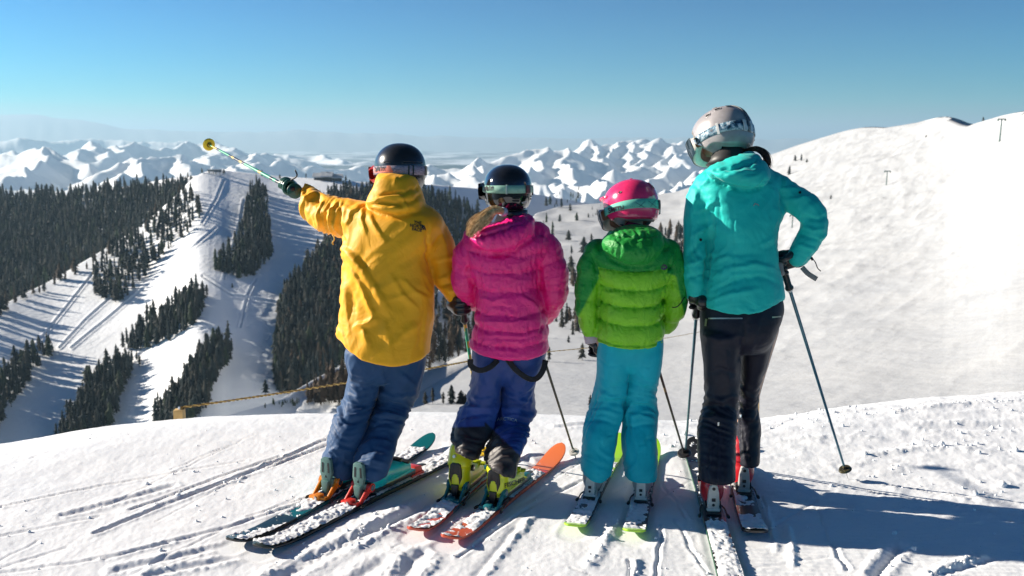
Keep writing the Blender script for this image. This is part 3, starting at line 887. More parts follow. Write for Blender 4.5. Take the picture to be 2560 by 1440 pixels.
class Vol:
    def __init__(s, lo, hi, h):
        s.lo = np.array(lo, float); s.h = h
        s.n = np.maximum(4, np.ceil((np.array(hi) - s.lo) / h).astype(int) + 1)
        s.ax = [(s.lo[k] + h * np.arange(s.n[k])).astype(np.float32) for k in range(3)]
        s.F = np.full(s.n, 0.5, np.float32)
    def sl(s, lo, hi):
        return tuple(slice(max(0, int((lo[k] - s.lo[k]) / s.h)), min(s.n[k], int((hi[k] - s.lo[k]) / s.h) + 2)) for k in range(3))
    def grid(s, sl):
        return s.ax[0][sl[0]][:, None, None], s.ax[1][sl[1]][None, :, None], s.ax[2][sl[2]][None, None, :]
    def put(s, fn, lo, hi, k=0.02, op='add'):
        sl = s.sl(lo, hi); X, Y, Z = s.grid(sl)
        f = fn(X, Y, Z)
        if op == 'add': s.F[sl] = smin(s.F[sl], f, k)
        else: s.F[sl] = -smin(-s.F[sl], f, k)      # f > 0 is kept
    def tube(s, pts, k=0.02, n=None, quilt=None, flat=None):
        """pts: rows of x,y,z,r. quilt: (seam params in 0..1 along the tube, amplitude)"""
        C = catmull(pts, n or (2 if len(pts) == 2 else 3 * (len(pts) - 1) + 1))
        rm = C[:, 3].max() + k + .03
        lo = C[:, :3].min(0) - rm; hi = C[:, :3].max(0) + rm
        m = len(C) - 1
        def fn(X, Y, Z):
            best = None
            for i in range(m):
                a, b = C[i], C[i + 1]; d = (b - a)[:3]; L = float(d @ d) + 1e-9
                t = np.clip(((X - a[0]) * d[0] + (Y - a[1]) * d[1] + (Z - a[2]) * d[2]) / L, 0, 1)
                r = a[3] + (b[3] - a[3]) * t
                if quilt is not None:
                    r = r + quilt[1] * baffle((i + t) / m, quilt[0])
                f = np.sqrt((X - a[0] - t * d[0]) ** 2 + (Y - a[1] - t * d[1]) ** 2 + (Z - a[2] - t * d[2]) ** 2) - r
                best = f if best is None else np.minimum(best, f)
            return best.astype(np.float32)
        s.put(fn, lo, hi, k)
    def loft(s, rows, yaw=0.0, k=0.02, n=48, quilt=None, ex=2.3, fluff=None):
        """rows: picture row, left px, right px, distance, half depth m -> vertical body of rounded sections"""
        R = []
        for (py, xl, xr, d, b) in rows:
            l, r_ = P(xl, py, d), P(xr, py, d)
            w = (r_[0] - l[0]) / 2
            a = math.sqrt(max(w * w - (b * math.sin(yaw)) ** 2, (w * .5) ** 2)) / math.cos(yaw)
            c = (l + r_) / 2
            R.append((c[2], c[0], c[1], a, b))
        R = catmull(sorted(R), n)
        z = R[:, 0]
        cy, sy_ = math.cos(yaw), math.sin(yaw)
        lo = [(R[:, 1] - R[:, 3]).min() - .08, (R[:, 2] - R[:, 3].max()).min() - .06, z[0] - .03]
        hi = [(R[:, 1] + R[:, 3]).max() + .08, (R[:, 2] + R[:, 3].max()).max() + .06, z[-1] + .03]
        def fn(X, Y, Z):
            zz = np.clip(Z, z[0], z[-1])
            cx, cyy, a, b = [np.interp(zz.ravel(), z, R[:, j]).astype(np.float32).reshape(zz.shape) for j in (1, 2, 3, 4)]
            dx, dy = X - cx, Y - cyy
            lx, ly = dx * cy + dy * sy_, -dx * sy_ + dy * cy
            qx, qy = np.abs(lx) / a, np.abs(ly) / b
            k0 = (qx ** ex + qy ** ex) ** (1 / ex) + 1e-6
            k1 = np.sqrt((qx / a) ** 2 + (qy / b) ** 2) + 1e-6
            f = k0 * (k0 - 1) / k1
            f = np.maximum(f, -np.minimum(a, b) * 1.2)
            if quilt is not None: f = f - quilt(X, Y, Z)
            e = np.maximum(Z - z[-1], z[0] - Z)
            f = -smin(-f, -e + 0 * f, 0.03)
            return f.astype(np.float32)
        s.put(fn, lo, hi, k)
    def mesh(s):
        F = s.F; h = s.h
        neg = F < 0
        c = [neg[i:F.shape[0] - 1 + i, j:F.shape[1] - 1 + j, k:F.shape[2] - 1 + k] for i in (0, 1) for j in (0, 1) for k in (0, 1)]
        cnt = sum(x.astype(np.int8) for x in c)
        act = np.argwhere((cnt > 0) & (cnt < 8))
        idx = np.full(cnt.shape, -1, np.int32); idx[act[:, 0], act[:, 1], act[:, 2]] = np.arange(len(act))
        acc = np.zeros((len(act), 3)); num = np.zeros(len(act))
        corner = [(i, j, k) for i in (0, 1) for j in (0, 1) for k in (0, 1)]
        vals = {o: F[act[:, 0] + o[0], act[:, 1] + o[1], act[:, 2] + o[2]] for o in corner}
        for o in corner:
            for a in range(3):
                if o[a]: continue
                p = list(o); p[a] = 1; p = tuple(p)
                v0, v1 = vals[o], vals[p]
                m = (v0 < 0) != (v1 < 0)
                t = v0[m] / (v0[m] - v1[m])
                q = np.repeat(np.array([o], float), m.sum(), 0); q[:, a] = t
                acc[m] += q; num[m] += 1
        V = (act + acc / num[:, None]) * h + s.lo
        quads = []
        for a in range(3):
            b, c_ = (a + 1) % 3, (a + 2) % 3
            sl0 = [slice(None)] * 3; sl1 = [slice(None)] * 3
            sl0[a] = slice(0, -1); sl1[a] = slice(1, None)
            n0, n1 = neg[tuple(sl0)], neg[tuple(sl1)]
            e = np.argwhere(n0 != n1)
            e = e[(e[:, b] > 0) & (e[:, c_] > 0) & (e[:, b] < F.shape[b] - 1) & (e[:, c_] < F.shape[c_] - 1)]
            flip = n1[e[:, 0], e[:, 1], e[:, 2]]
            def g(ob, oc):
                q = e.copy(); q[:, b] -= ob; q[:, c_] -= oc
                return idx[q[:, 0], q[:, 1], q[:, 2]]
            Q = np.stack([g(1, 1), g(0, 1), g(0, 0), g(1, 0)], 1)
            Q[flip] = Q[flip][:, ::-1]
            quads.append(Q)
        Q = np.concatenate(quads); Q = Q[(Q >= 0).all(1)]
        return V, Q

def baffle(t, seams):
    """0 at each seam, 1 in the middle of each baffle, with a sharp valley"""
    seams = np.asarray(seams, float)
    i = np.clip(np.searchsorted(seams, t, side='right') - 1, 0, len(seams) - 2)
    u = np.clip((t - seams[i]) / (seams[i + 1] - seams[i]), 0, 1)
    return np.sqrt(np.clip(1 - (2 * u - 1) ** 2, 0, 1)) - 0.7

def vnormals(V, Q):
    n = np.cross(V[Q[:, 2]] - V[Q[:, 0]], V[Q[:, 3]] - V[Q[:, 1]]) if Q.shape[1] == 4 else np.cross(V[Q[:, 1]] - V[Q[:, 0]], V[Q[:, 2]] - V[Q[:, 0]])
    N = np.zeros_like(V)
    for k in range(Q.shape[1]): 
        for a in range(3): N[:, a] += np.bincount(Q[:, k], n[:, a], len(V))
    return N / (np.linalg.norm(N, axis=1)[:, None] + 1e-12)

def relax(V, Q, it=2, w=0.5):
    for _ in range(it):
        A = np.zeros_like(V); c = np.zeros(len(V))
        for k in range(4):
            j = Q[:, (k + 1) % 4]
            for a in range(3): A[:, a] += np.bincount(Q[:, k], V[j, a], len(V))
            c += np.bincount(Q[:, k], minlength=len(V))
        V = V * (1 - w) + w * A / np.maximum(c, 1)[:, None]
    return V

def wrinkle(V, fx, fy, fz, seed=0, warp=0.25, sharp=1.0):
    x, y, z = V[:, 0] + seed * 3.1, V[:, 1] + seed * 1.7, V[:, 2]
    w = warp * n3(x * 3.0, y * 3.0, z * 3.0)
    n = n3(x * fx + w * fx * .3, y * fy, z * fz + w * fz)
    return (1 - np.abs(n) * 2.2) ** sharp if sharp != 1 else 1 - np.abs(n) * 2.2

def creases(V, N, L):
    """folds drawn as lines over the camera side of a garment: (polyline px, half width px, height m [+ out, - in])"""
    px, py = project(V[:, 0], V[:, 1], V[:, 2])
    face = smooth(0.0, 0.35, -N[:, 1])
    D = np.zeros(len(V))
    wx = 3.0 * n2(px / 17, py / 17)
    for pts, w, h in L:
        pa = np.array(pts, float)
        m = (px > pa[:, 0].min() - 4 * w) & (px < pa[:, 0].max() + 4 * w) & (py > pa[:, 1].min() - 4 * w) & (py < pa[:, 1].max() + 4 * w)
        if not m.any(): continue
        x_, y_ = px[m] + wx[m], py[m] + wx[m]
        # signed distance to the line gives each fold a steep and a soft side
        best = np.full(m.sum(), 1e9); sg = np.zeros(m.sum()); tt = np.zeros(m.sum())
        nseg = len(pts) - 1
        for i, ((ax, ay), (bx, by)) in enumerate(zip(pts[:-1], pts[1:])):
            dx, dy = bx - ax, by - ay; L2 = dx * dx + dy * dy
            t = np.clip(((x_ - ax) * dx + (y_ - ay) * dy) / L2, 0, 1)
            ex, ey = x_ - ax - t * dx, y_ - ay - t * dy
            d = np.hypot(ex, ey); u = d < best
            best = np.where(u, d, best); sg = np.where(u, np.sign(dx * ey - dy * ex), sg); tt = np.where(u, (i + t) / nseg, tt)
        s = best * sg / w
        prof = np.where(s > 0, np.exp(-(s * .75) ** 2), np.exp(-(s * 1.9) ** 2)) 
        env = np.sin(np.pi * np.clip(tt * .9 + .05, 0, 1)) ** .6
        D[m] += h * prof * env
    return D * face

def garment(name, vol, mat, parent, loc, fn=None, colfn=None, it=1, mats=None):
    V, Q = vol.mesh()
    V = relax(V, Q, it)
    N = vnormals(V, Q)
    if fn is not None:
        V = V + N * fn(V, N)[:, None]
        V = relax(V, Q, 1, 0.25)
    col = None if colfn is None else colfn(V, N)
    me = npmesh(name, V - np.array(loc), Q, mat, True, col=col)
    o = link(name, me, parent)
    o_data[o.name] = (V, Q)
    return o
o_data = {}

def bvh(o):
    V, Q = o_data[o.name]
    return BVHTree.FromPolygons([tuple(v) for v in V], [tuple(q) for q in Q])

# ---------------------------------------------------------------- small part helpers (bmesh)
def bm_obj(name, bm, mat, parent=None, M=None, smooth_=True, loc=None):
    if M is not None: bmesh.ops.transform(bm, matrix=M, verts=bm.verts)
    bmesh.ops.recalc_face_normals(bm, faces=bm.faces)
    me = bpy.data.meshes.new(name); bm.to_mesh(me); bm.free()
    for p in me.polygons: p.use_smooth = smooth_
    for m in (mat if isinstance(mat, (list, tuple)) else [mat]): me.materials.append(m)
    if smooth_ and hasattr(me, 'set_sharp_from_angle'): me.set_sharp_from_angle(angle=math.radians(38))
    return link(name, me, parent, loc)

def bm_prism(bm, outline, x0, x1, bev=0.0, axis=0):
    """extrude an outline in the (y,z) plane from x0 to x1"""
    def pt(x, y, z): return (x, y, z) if axis == 0 else ((y, x, z) if axis == 1 else (y, z, x))
    a = [bm.verts.new(pt(x0, y, z)) for y, z in outline]; b = [bm.verts.new(pt(x1, y, z)) for y, z in outline]
    fs = [bm.faces.new(a), bm.faces.new(b[::-1])]
    n = len(a)
    for i in range(n): fs.append(bm.faces.new((a[i], b[i], b[(i + 1) % n], a[(i + 1) % n])))
    if bev:
        es = {e for f in fs for e in f.edges}
        bmesh.ops.bevel(bm, geom=list(es), offset=bev, segments=2, affect='EDGES', profile=.6)
    return bm

def bm_box(bm, x0, x1, y0, y1, z0, z1, bev=0.0):
    return bm_prism(bm, [(y0, z0), (y1, z0), (y1, z1), (y0, z1)], x0, x1, bev)

def bm_cyl(bm, p, q, r0, r1=None, n=14, cap=True):
    p, q = Vector(p), Vector(q); r1 = r0 if r1 is None else r1
    M = (q - p).to_track_quat('Z', 'Y').to_matrix().to_4x4(); M.translation = (p + q) / 2
    bmesh.ops.create_cone(bm, cap_ends=cap, segments=n, radius1=r0, radius2=r1, depth=(q - p).length, matrix=M)
    return bm

def tube_mesh(name, pts, r, mat, parent=None, n=10, loc=(0, 0, 0), flat=1.0, up=None, smooth_=True):
    """swept tube; r scalar or list; flat<1 makes a strap lying with its wide side across `up`"""
    pts = np.asarray(pts, float) - np.array(loc); m = len(pts)
    r = np.full(m, r) if np.isscalar(r) else np.asarray(r)
    T = np.gradient(pts, axis=0); T /= np.linalg.norm(T, axis=1)[:, None] + 1e-9
    U = np.array(up if up is not None else (0.13, 0.2, 1.0), float)
    A = np.cross(T, U); A /= np.linalg.norm(A, axis=1)[:, None] + 1e-9
    B = np.cross(T, A)
    a = np.arange(n) * 2 * np.pi / n
    V = pts[:, None] + (np.cos(a)[None, :, None] * A[:, None] + flat * np.sin(a)[None, :, None] * B[:, None]) * r[:, None, None]
    Q = grid_faces(m, n)
    i = np.arange(m - 1)[:, None] * n
    Q = np.concatenate([Q, np.concatenate([i + n - 1, i + n - 1 + n, i + n, i], 1)])
    V = np.concatenate([V.reshape(-1, 3), pts[[0]], pts[[-1]]]); c0, c1 = len(V) - 2, len(V) - 1
    j = np.arange(n); Tr = np.concatenate([np.stack([j, (j + 1) % n, 0 * j + c0], 1), np.stack([(m - 1) * n + (j + 1) % n, (m - 1) * n + j, 0 * j + c1], 1)])
    me = npmesh(name, V, [Q, Tr], mat, smooth_)
    return link(name, me, parent)

def text_verts(body, size=1.0, bold=0.0, shear=0.0, spacing=1.0):
    cu = bpy.data.curves.new('t', 'FONT'); cu.body = body; cu.size = size; cu.align_x = 'CENTER'; cu.align_y = 'CENTER'
    cu.offset = bold; cu.shear = shear; cu.space_character = spacing; cu.space_line = 0.82
    ob = bpy.data.objects.new('t', cu); COL.objects.link(ob)
    bpy.context.view_layer.update()
    me = bpy.data.meshes.new_from_object(ob.evaluated_get(bpy.context.evaluated_depsgraph_get()))
    bm = bmesh.new(); bm.from_mesh(me)
    bmesh.ops.triangulate(bm, faces=bm.faces)
    bmesh.ops.subdivide_edges(bm, edges=[e for e in bm.edges if e.calc_length() > size * .25], cuts=2)
    bmesh.ops.triangulate(bm, faces=bm.faces)
    V = np.array([v.co[:] for v in bm.verts]); Fc = [[v.index for v in f.verts] for f in bm.faces]
    bm.free(); bpy.data.objects.remove(ob); bpy.data.curves.remove(cu); bpy.data.meshes.remove(me)
    return V, np.array(Fc)

def decal(name, V2, Fc, px, py, size_px, rot, tree, mat, parent, loc, off=0.003, sx=1.0, bend=0.0):
    """print flat lettering onto a surface: each point is dropped onto the surface it lies on"""
    c, s_ = math.cos(rot), math.sin(rot)
    out = []
    for x, y, *_ in V2:
        x *= sx; y = y + bend * x * x
        qx = px + size_px * (x * c - y * s_); qy = py - size_px * (x * s_ + y * c)
        d = Vector([float(t) for t in ray(qx, qy)]).normalized(); o = Vector((0, 0, ZC))
        hit = tree.ray_cast(o + d * 2.5, d, 6.0)
        if hit[0] is None: out.append(None); continue
        out.append(hit[0] + hit[1] * off if hit[1].dot(d) < 0 else hit[0] - hit[1] * off)
    ok = [all(out[i] is not None for i in f) and max((out[f[a]] - out[f[b]]).length for a, b in ((0, 1), (1, 2), (0, 2))) < .08 for f in Fc]
    V = np.array([o[:] if o is not None else (0, 0, 0) for o in out]) - np.array(loc)
    Fc = np.asarray(Fc)[np.array(ok)]
    if not len(Fc): return None
    used = np.unique(Fc); mp = np.full(len(V), -1); mp[used] = np.arange(len(used))
    return link(name, npmesh(name, V[used], mp[Fc], mat, False), parent)
# ---------------------------------------------------------------- gear materials
def fabric(name, c, rough=0.62, crumple=1.0, scale=22.0, sheen=0.15, useattr=False, spec=0.3, stretch=(1, 1, 1), crinkle=0.0):
    m = NT(name); m.set(Roughness=rough)
    m.b.inputs['Specular IOR Level'].default_value = spec
    m.b.inputs['Sheen Weight'].default_value = sheen
    m.b.inputs['Sheen Roughness'].default_value = 0.4
    vec = m.coord(stretch)
    a = m.noise(9, 4, 0.6, vec)
    if useattr:
        at = m.n('ShaderNodeAttribute', attribute_name='Col')
        m.base(m.mix(m.ramp(a, [(0.3, (0, 0, 0)), (0.7, (0.14, 0.14, 0.14))]), at.outputs['Color'], (0.01, 0.01, 0.01, 1)))
    else:
        m.base(m.ramp(a, [(0.3, tuple(x * .86 for x in c)), (0.7, c)]))
    w = m.noise(scale, 3, 0.55, vec, 0.6)
    ridg = m.math('ABSOLUTE', m.math('SUBTRACT', w, 0.5))
    b = m.bump(ridg, 0.55 * crumple, 0.02)
    if crinkle:
        w2 = m.noise(scale * 2.6, 4, 0.6, vec, 1.2)
        b = m.bump(m.math('ABSOLUTE', m.math('SUBTRACT', w2, 0.5)), crinkle, 0.012, b)
    b = m.bump(m.noise(900, 1, 0.5, vec), 0.10, 0.0006, b)
    return m.m

M_BLACK = plain('black_plastic', (0.012, 0.012, 0.014), 0.4)
M_BLACKCLOTH = fabric('black_cloth', (0.012, 0.012, 0.016), 0.75, 1.0, 40)
M_STEEL = plain('brushed_steel', (0.55, 0.56, 0.58), 0.3, 1.0)
M_WHITEP = plain('white_plastic', (0.62, 0.62, 0.60), 0.35, coat=.3)
M_SKIN = plain('skin', (0.55, 0.33, 0.24), 0.5)

def print_mat(name, c): return plain(name, c, 0.55)

def banded(name, stops, axis=1, rough=0.35, interp_='CONSTANT', L=1.0, coat=0.4, noise_amt=0.0):
    """colour bands along one object axis, positions in metres"""
    m = NT(name); m.set(Roughness=rough, Coat_Weight=coat, Coat_Roughness=0.15)
    tc = m.n('ShaderNodeTexCoord'); sp = m.n('ShaderNodeSeparateXYZ'); m.l(tc.outputs['Object'], sp.inputs[0])
    f = m.math('DIVIDE', sp.outputs[axis], L)
    if noise_amt: f = m.math('ADD', f, m.math('MULTIPLY', m.math('SUBTRACT', m.noise(6, 2, .5, tc.outputs['Object']), .5), noise_amt))
    r = m.n('ShaderNodeValToRGB'); r.color_ramp.interpolation = interp_; e = r.color_ramp.elements
    while len(e) < len(stops): e.new(.5)
    for k, (p, c) in enumerate(stops): e[k].position = min(1, max(0, p / L)); e[k].color = (*c, 1)
    m.l(f, r.inputs[0]); m.base(r.outputs[0])
    return m.m

# ---------------------------------------------------------------- skis
SKIS = {}
def ski(key, label, tail, tip, width, top, side, snow, seed, zt=0.0):
    a, b = G(*tail), G(*tip)
    L = float(np.linalg.norm(b - a)); dr = (b - a) / L
    ang = math.atan2(dr[1], dr[0]) - math.pi / 2
    root = empty('ski', tuple(a), label, 'ski', 'skis on the feet of the four skiers')
    root.rotation_euler = (0, 0, ang)
    SKI_LINES.append((a[:2], b[:2]))
    n, m = 90, 8
    ys = np.concatenate([np.linspace(0, .12, 14)[:-1], np.linspace(.12, L - .22, n - 40), np.linspace(L - .22, L, 28)[1:]])
    def hw(y):
        t = y / L
        w = width * .94 / 2 * (0.70 + 0.24 * ((1 - t) ** 2) * 1.0 + 0.30 * t ** 2.2)
        w = w * np.sqrt(np.clip(1 - (np.clip((y - (L - .16)) / .16, 0, 1)) ** 2.4, 0.0004, 1))
        w = w * np.clip(1 - 0.55 * (np.clip((.045 - y) / .045, 0, 1)) ** 2.2, 0.02, 1)
        return w
    def zb(y): return 0.004 + 0.055 * np.clip((y - L + .28) / .28, 0, 1) ** 2 + 0.03 * np.clip((.22 - y) / .22, 0, 1) ** 2
    def th(y): return 0.009 + 0.007 * np.exp(-((y - L * .45) / (L * .28)) ** 2)
    W = hw(ys); Zb = zb(ys); T = th(ys)
    s_ = np.linspace(-1, 1, m)
    top_v = np.stack([W[:, None] * s_, ys[:, None] + 0 * s_, (Zb + T)[:, None] + 0.0008 * (1 - s_ ** 4)], -1)
    link('topsheet', npmesh('topsheet', top_v.reshape(-1, 3), grid_faces(len(ys), m)[:, ::-1], top), root)
    e0 = top_v[:, [-1]]; prof = np.array([[0, 0, -.0006], [.0015, 0, -.3], [.0015, 0, -.75], [0, 0, -1]])
    for_side = []
    side_v = []
    for p in prof: side_v.append(np.stack([W + p[0], ys, Zb + T * (1 + p[2]) if p[2] < -.01 else Zb + T - .0003], -1))
    lft = [v * np.array([-1, 1, 1]) for v in side_v[::-1]]
    ring = np.stack(side_v + lft, 1)
    nn = ring.shape[1]
    Q = grid_faces(len(ys), nn)
    end = np.array([[0, 1, 2, 3], [0, 3, 4, 7], [7, 4, 5, 6]])
    base0 = (len(ys) - 1) * nn
    link('edge', npmesh('edge', ring.reshape(-1, 3), [np.concatenate([Q, end, end[:, ::-1] + base0])], side), root)
    # packed snow lying on the topsheet
    ny, nx = int(L / 0.0065), 16
    yy = np.linspace(0.004, L - .01, ny); xx = np.linspace(-1, 1, nx)
    Y, Xn = np.meshgrid(yy, xx, indexing='ij'); Wy = hw(Y) * .97; X = Xn * Wy
    nz = fbm2(X * 26 + seed * 7, Y * 26, 4, .6); nb = n2(X * 9 + seed, Y * 5 + seed * 3)
    h = snow(Y / L, Xn) + .9 * nb + 0.55 * nz
    hh = np.clip(h, 0, 1.4) * 0.0085 * (1 + .55 * n2(X * 60, Y * 60 + seed)) * (1 - .35 * np.abs(Xn) ** 6) + 0.0035 * np.abs(n2(X * 110, Y * 110)) * (h > 0)
    Z = zb(Y) + th(Y) + np.where(h > 0, hh + .0008, -.0015)
    Q = grid_faces(ny, nx)[:, ::-1]; keep = (h.ravel()[Q] > -0.02).any(1)
    Q = Q[keep]; used = np.unique(Q); mp = np.full(ny * nx, -1); mp[used] = np.arange(len(used))
    link('snow_cover', npmesh('snow_cover', np.stack([X, Y, Z], -1).reshape(-1, 3)[used], mp[Q], M_SNOW), root)['kind'] = 'stuff'
    SKIS[key] = (root, a, dr, L, ang)
    return root

def on_ski(key, px, py):
    """matrix at the boot heel: the place along the ski nearest to this picture point"""
    root, a, dr, L, ang = SKIS[key]
    g = G(px, py, 0.02); s_ = float((g - a) @ dr)
    return s_, Matrix.Translation(Vector(a + dr * s_) + Vector((0, 0, .018))) @ Matrix.Rotation(ang, 4, 'Z')

def binding(key, s_, kind, c_arm, c_tower, sc=1.0, dy=0.0):
    root = SKIS[key][0]
    # parts live in the frame of the ski
    s_ -= dy
    M = Matrix.Translation((0, s_, .0175)) @ Matrix.Scale(sc, 4)
    bm = bmesh.new(); bm_box(bm, -.036, .036, -.075, .09, 0.0, .016, .004)
    hb = bm_obj('heel_binding', bm, M_BLACK, root, M)
    def sub(name, bm, mat): return bm_obj(name, bm, mat, hb, M)
    if kind == 'pivot':
        for sx in (-1, 1):
            bm = bmesh.new()
            bm_prism(bm, [(-.082, .004), (-.052, .004), (-.030, .020), (.030, .052), (.034, .070), (.012, .079), (-.012, .066)], sx * .036, sx * .046, .0025)
            sub('arm', bm, c_arm)
            bm = bmesh.new(); bm_cyl(bm, (sx * .030, .012, .062), (sx * .053, .012, .062), .021, n=20)
            bm_cyl(bm, (sx * .053, .012, .062), (sx * .0545, .012, .062), .013, n=14); sub('pivot_disc', bm, c_arm)
            bm = bmesh.new(); bm_cyl(bm, (sx * .0545, .012, .062), (sx * .0565, .012, .062), .013, n=16); sub('pivot_cap', bm, M_STEEL)
        bm = bmesh.new(); bm_box(bm, -.046, .046, -.092, -.066, .004, .020, .006); bm_box(bm, -.018, .018, -.10, -.06, .003, .030, .006)
        sub('yoke', bm, c_arm)
        bm = bmesh.new(); bm_cyl(bm, (0, -.104, .016), (0, -.098, .017), .008, n=10); sub('screw', bm, M_STEEL)
        bm = bmesh.new()
        bm_prism(bm, [(-.018, .060), (.018, .060), (.033, .110), (.027, .172), (.016, .180), (-.016, .180), (-.027, .172), (-.033, .110)], -.022, -.004, .004, axis=1)
        bm_prism(bm, [(-.012, .012), (.012, .012), (.020, .075), (-.020, .075)], -.034, -.006, .004, axis=1)
        bm_box(bm, -.034, .034, -.012, .018, .054, .082, .006)
        # two slots sunk in the tower
        tw = sub('heel_tower', bm, c_tower)
        for sx in (-1, 1):
            bm = bmesh.new(); bm_prism(bm, [(sx * .017 - .0045, .112), (sx * .017 + .0045, .112), (sx * .015 + .0045, .158), (sx * .015 - .0045, .158)], -.0232, -.0215, 0, axis=1); sub('slot', bm, M_BLACK)
        bm = bmesh.new(); bm_prism(bm, [(-.006, .088), (.006, .088), (0, .100)], -.0232, -.0215, 0, axis=1); sub('slot', bm, M_BLACK)
    else:
        bm = bmesh.new()
        bm_prism(bm, [(-.024, .010), (.024, .010), (.029, .050), (.024, .105), (.018, .136), (.008, .144), (-.008, .144), (-.018, .136), (-.024, .105), (-.029, .050)], -.045, -.012, .007, axis=1)
        bm_box(bm, -.034, .034, -.05, .02, .008, .030, .008)
        sub('heel_lever', bm, c_arm)
        bm = bmesh.new(); bm_cyl(bm, (0, -.0465, .124), (0, -.043, .124), .008, n=12); sub('slot', bm, M_BLACK)
        bm = bmesh.new(); bm_cyl(bm, (0, -.0465, .045), (0, -.043, .045), .007, n=12); sub('slot', bm, M_BLACK)
        bm = bmesh.new(); bm_box(bm, -.009, .009, -.048, -.044, .062, .078, .001); sub('slot', bm, M_BLACK)
        for sx in (-1, 1):
            bm = bmesh.new(); bm_prism(bm, [(-.06, .006), (.03, .006), (.03, .030), (-.01, .055), (-.03, .045)], sx * .030, sx * .037, .002); sub('arm', bm, c_tower)
    for sx in (-1, 1):
        pts = np.array([(sx * .045, .05, .012), (sx * .058, .0, .012), (sx * .062, -.05, .006), (sx * .068, -.085, .002)]) * sc + np.array([0, s_, .0175])
        tube_mesh('brake_arm', catmull(pts, 10), [.0035] * 7 + [.006, .0075, .006], M_BLACK, hb)
    # toe piece
    y0 = s_ + dy + .315 * sc
    bm = bmesh.new(); bm_box(bm, -.036 * sc, .036 * sc, y0 - .03, y0 + .07, .0175, .035, .005); bm_prism(bm, [(y0 - .01, .03), (y0 + .07, .03), (y0 + .055, .062), (y0 + .005, .068)], -.03 * sc, .03 * sc, .006)
    tb = bm_obj('toe_binding', bm, c_tower if kind != 'pivot' else c_arm, root)
    bm = bmesh.new(); bm_prism(bm, [(y0 + .03, .05), (y0 + .12, .040), (y0 + .125, .046), (y0 + .04, .064)], -.012, .012, .003); bm_obj('toe_lever', bm, M_BLACK, tb)

# ---------------------------------------------------------------- ski boots
def boot_mesh():
    v = Vol((-.075, -.05, -.01), (.075, .34, .36), .005)
    v.tube([(0, .035, .07, .052), (0, .10, .065, .050), (0, .19, .055, .046), (0, .262, .045, .038)], .02)
    v.tube([(0, .04, .05, .047), (0, .040, .13, .056), (0, .058, .165, .058), (0, .072, .19, .060)], .02)
    v.tube([(0, .015, .055, .042), (0, .02, .09, .045)], .01)
    def sole(X, Y, Z):
        w = .034 + .006 * np.sin(Y * 9)
        return np.maximum(np.maximum(np.abs(X) - w, np.abs(Z - .012) - .012), np.maximum(-.012 - Y, Y - .312)).astype(np.float32) - .003
    v.put(sole, (-.08, -.05, -.02), (.08, .36, .05), .012)
    v.put(lambda X, Y, Z: (Z - .002 + 0 * X + 0 * Y).astype(np.float32), (-.1, -.1, -.05), (.1, .4, .4), 0.001, 'cut')
    V, Q = v.mesh(); V = relax(V, Q, 1); N = vnormals(V, Q)
    # overlap line of cuff and shell, plus moulded ribs
    ln = .135 + .05 * smooth(.02, .12, V[:, 1])
    cuff = smooth(ln - .004, ln + .004, V[:, 2]) * (V[:, 1] < .2)
    V = V + N * (.0055 * cuff)[:, None]
    seam = np.exp(-((V[:, 2] - ln) / .004) ** 2) * (V[:, 1] < .2)
    V = V - N * (.003 * seam)[:, None]
    V = V - N * (.0025 * np.exp(-((V[:, 2] - .03) / .004) ** 2))[:, None]
    part = np.where(V[:, 2] < .024, 2, np.where(cuff > .5, 1, 0))
    return V, Q, part
BOOT = boot_mesh()

def boots(person, loc, keys, heels, shell, cuff, sole, buckle, sc, kind, arms, tower, screws=True, dy=0.0):
    V, Q, part = BOOT
    cols = np.array([shell, cuff, sole])
    m = NT('boot_plastic'); m.set(Roughness=.32, Coat_Weight=.25, Coat_Roughness=.2)
    at = m.n('ShaderNodeAttribute', attribute_name='Col')
    m.base(m.mix(m.ramp(m.noise(30, 4, .7, m.coord()), [(.5, (0, 0, 0)), (.8, (.25, .25, .25))]), at.outputs['Color'], tuple(x * .7 for x in shell) + (1,)))
    out = []
    for key, hp, arm_mat in zip(keys, heels, arms):
        s_, M = on_ski(key, *hp)
        Ms = M @ Matrix.Translation((0, 0, .017)) @ Matrix.Scale(sc, 4)
        W = (np.array(Ms)[:3, :3] @ V.T).T + np.array(Ms)[:3, 3]
        b = link('ski_boot', npmesh('ski_boot', W - np.array(loc), Q, m.m, True, col=cols[part]), person)
        o_data[b.name] = (W, Q)
        def sub(name, bm, mat): return bm_obj(name, bm, mat, b, Matrix.Translation(-Vector(loc)) @ Ms)
        for k, (yy, zz, an) in enumerate([(.235, .085, .35), (.175, .112, .5), (.118, .175, .2), (.128, .205, .2)]):
            bm = bmesh.new(); bm_box(bm, -.030, .058, -.010, .010, -.004, .008, .003)
            bmesh.ops.rotate(bm, cent=(0, 0, 0), matrix=Matrix.Rotation(an + (.9 if k > 1 else 0), 3, 'X'), verts=bm.verts)
            bmesh.ops.translate(bm, vec=(0, yy, zz), verts=bm.verts); sub('buckle', bm, buckle)
        for sx in (-1, 1):
            bm = bmesh.new(); bm_cyl(bm, (sx * .050, .058, .120), (sx * .067, .058, .120), .015, n=12); sub('cuff_pivot', bm, M_BLACK)
            bm = bmesh.new(); bm_cyl(bm, (sx * .060, .058, .120), (sx * .0685, .058, .120), .007, n=10); sub('rivet', bm, M_STEEL)
        if screws:
            bm = bmesh.new(); bm_cyl(bm, (.0, -.036, .20), (.0, -.022, .198), .008, n=12); sub('screw', bm, M_STEEL)
        binding(key, s_, kind, arm_mat, tower, sc, dy)
        out.append((b, M))
    return out

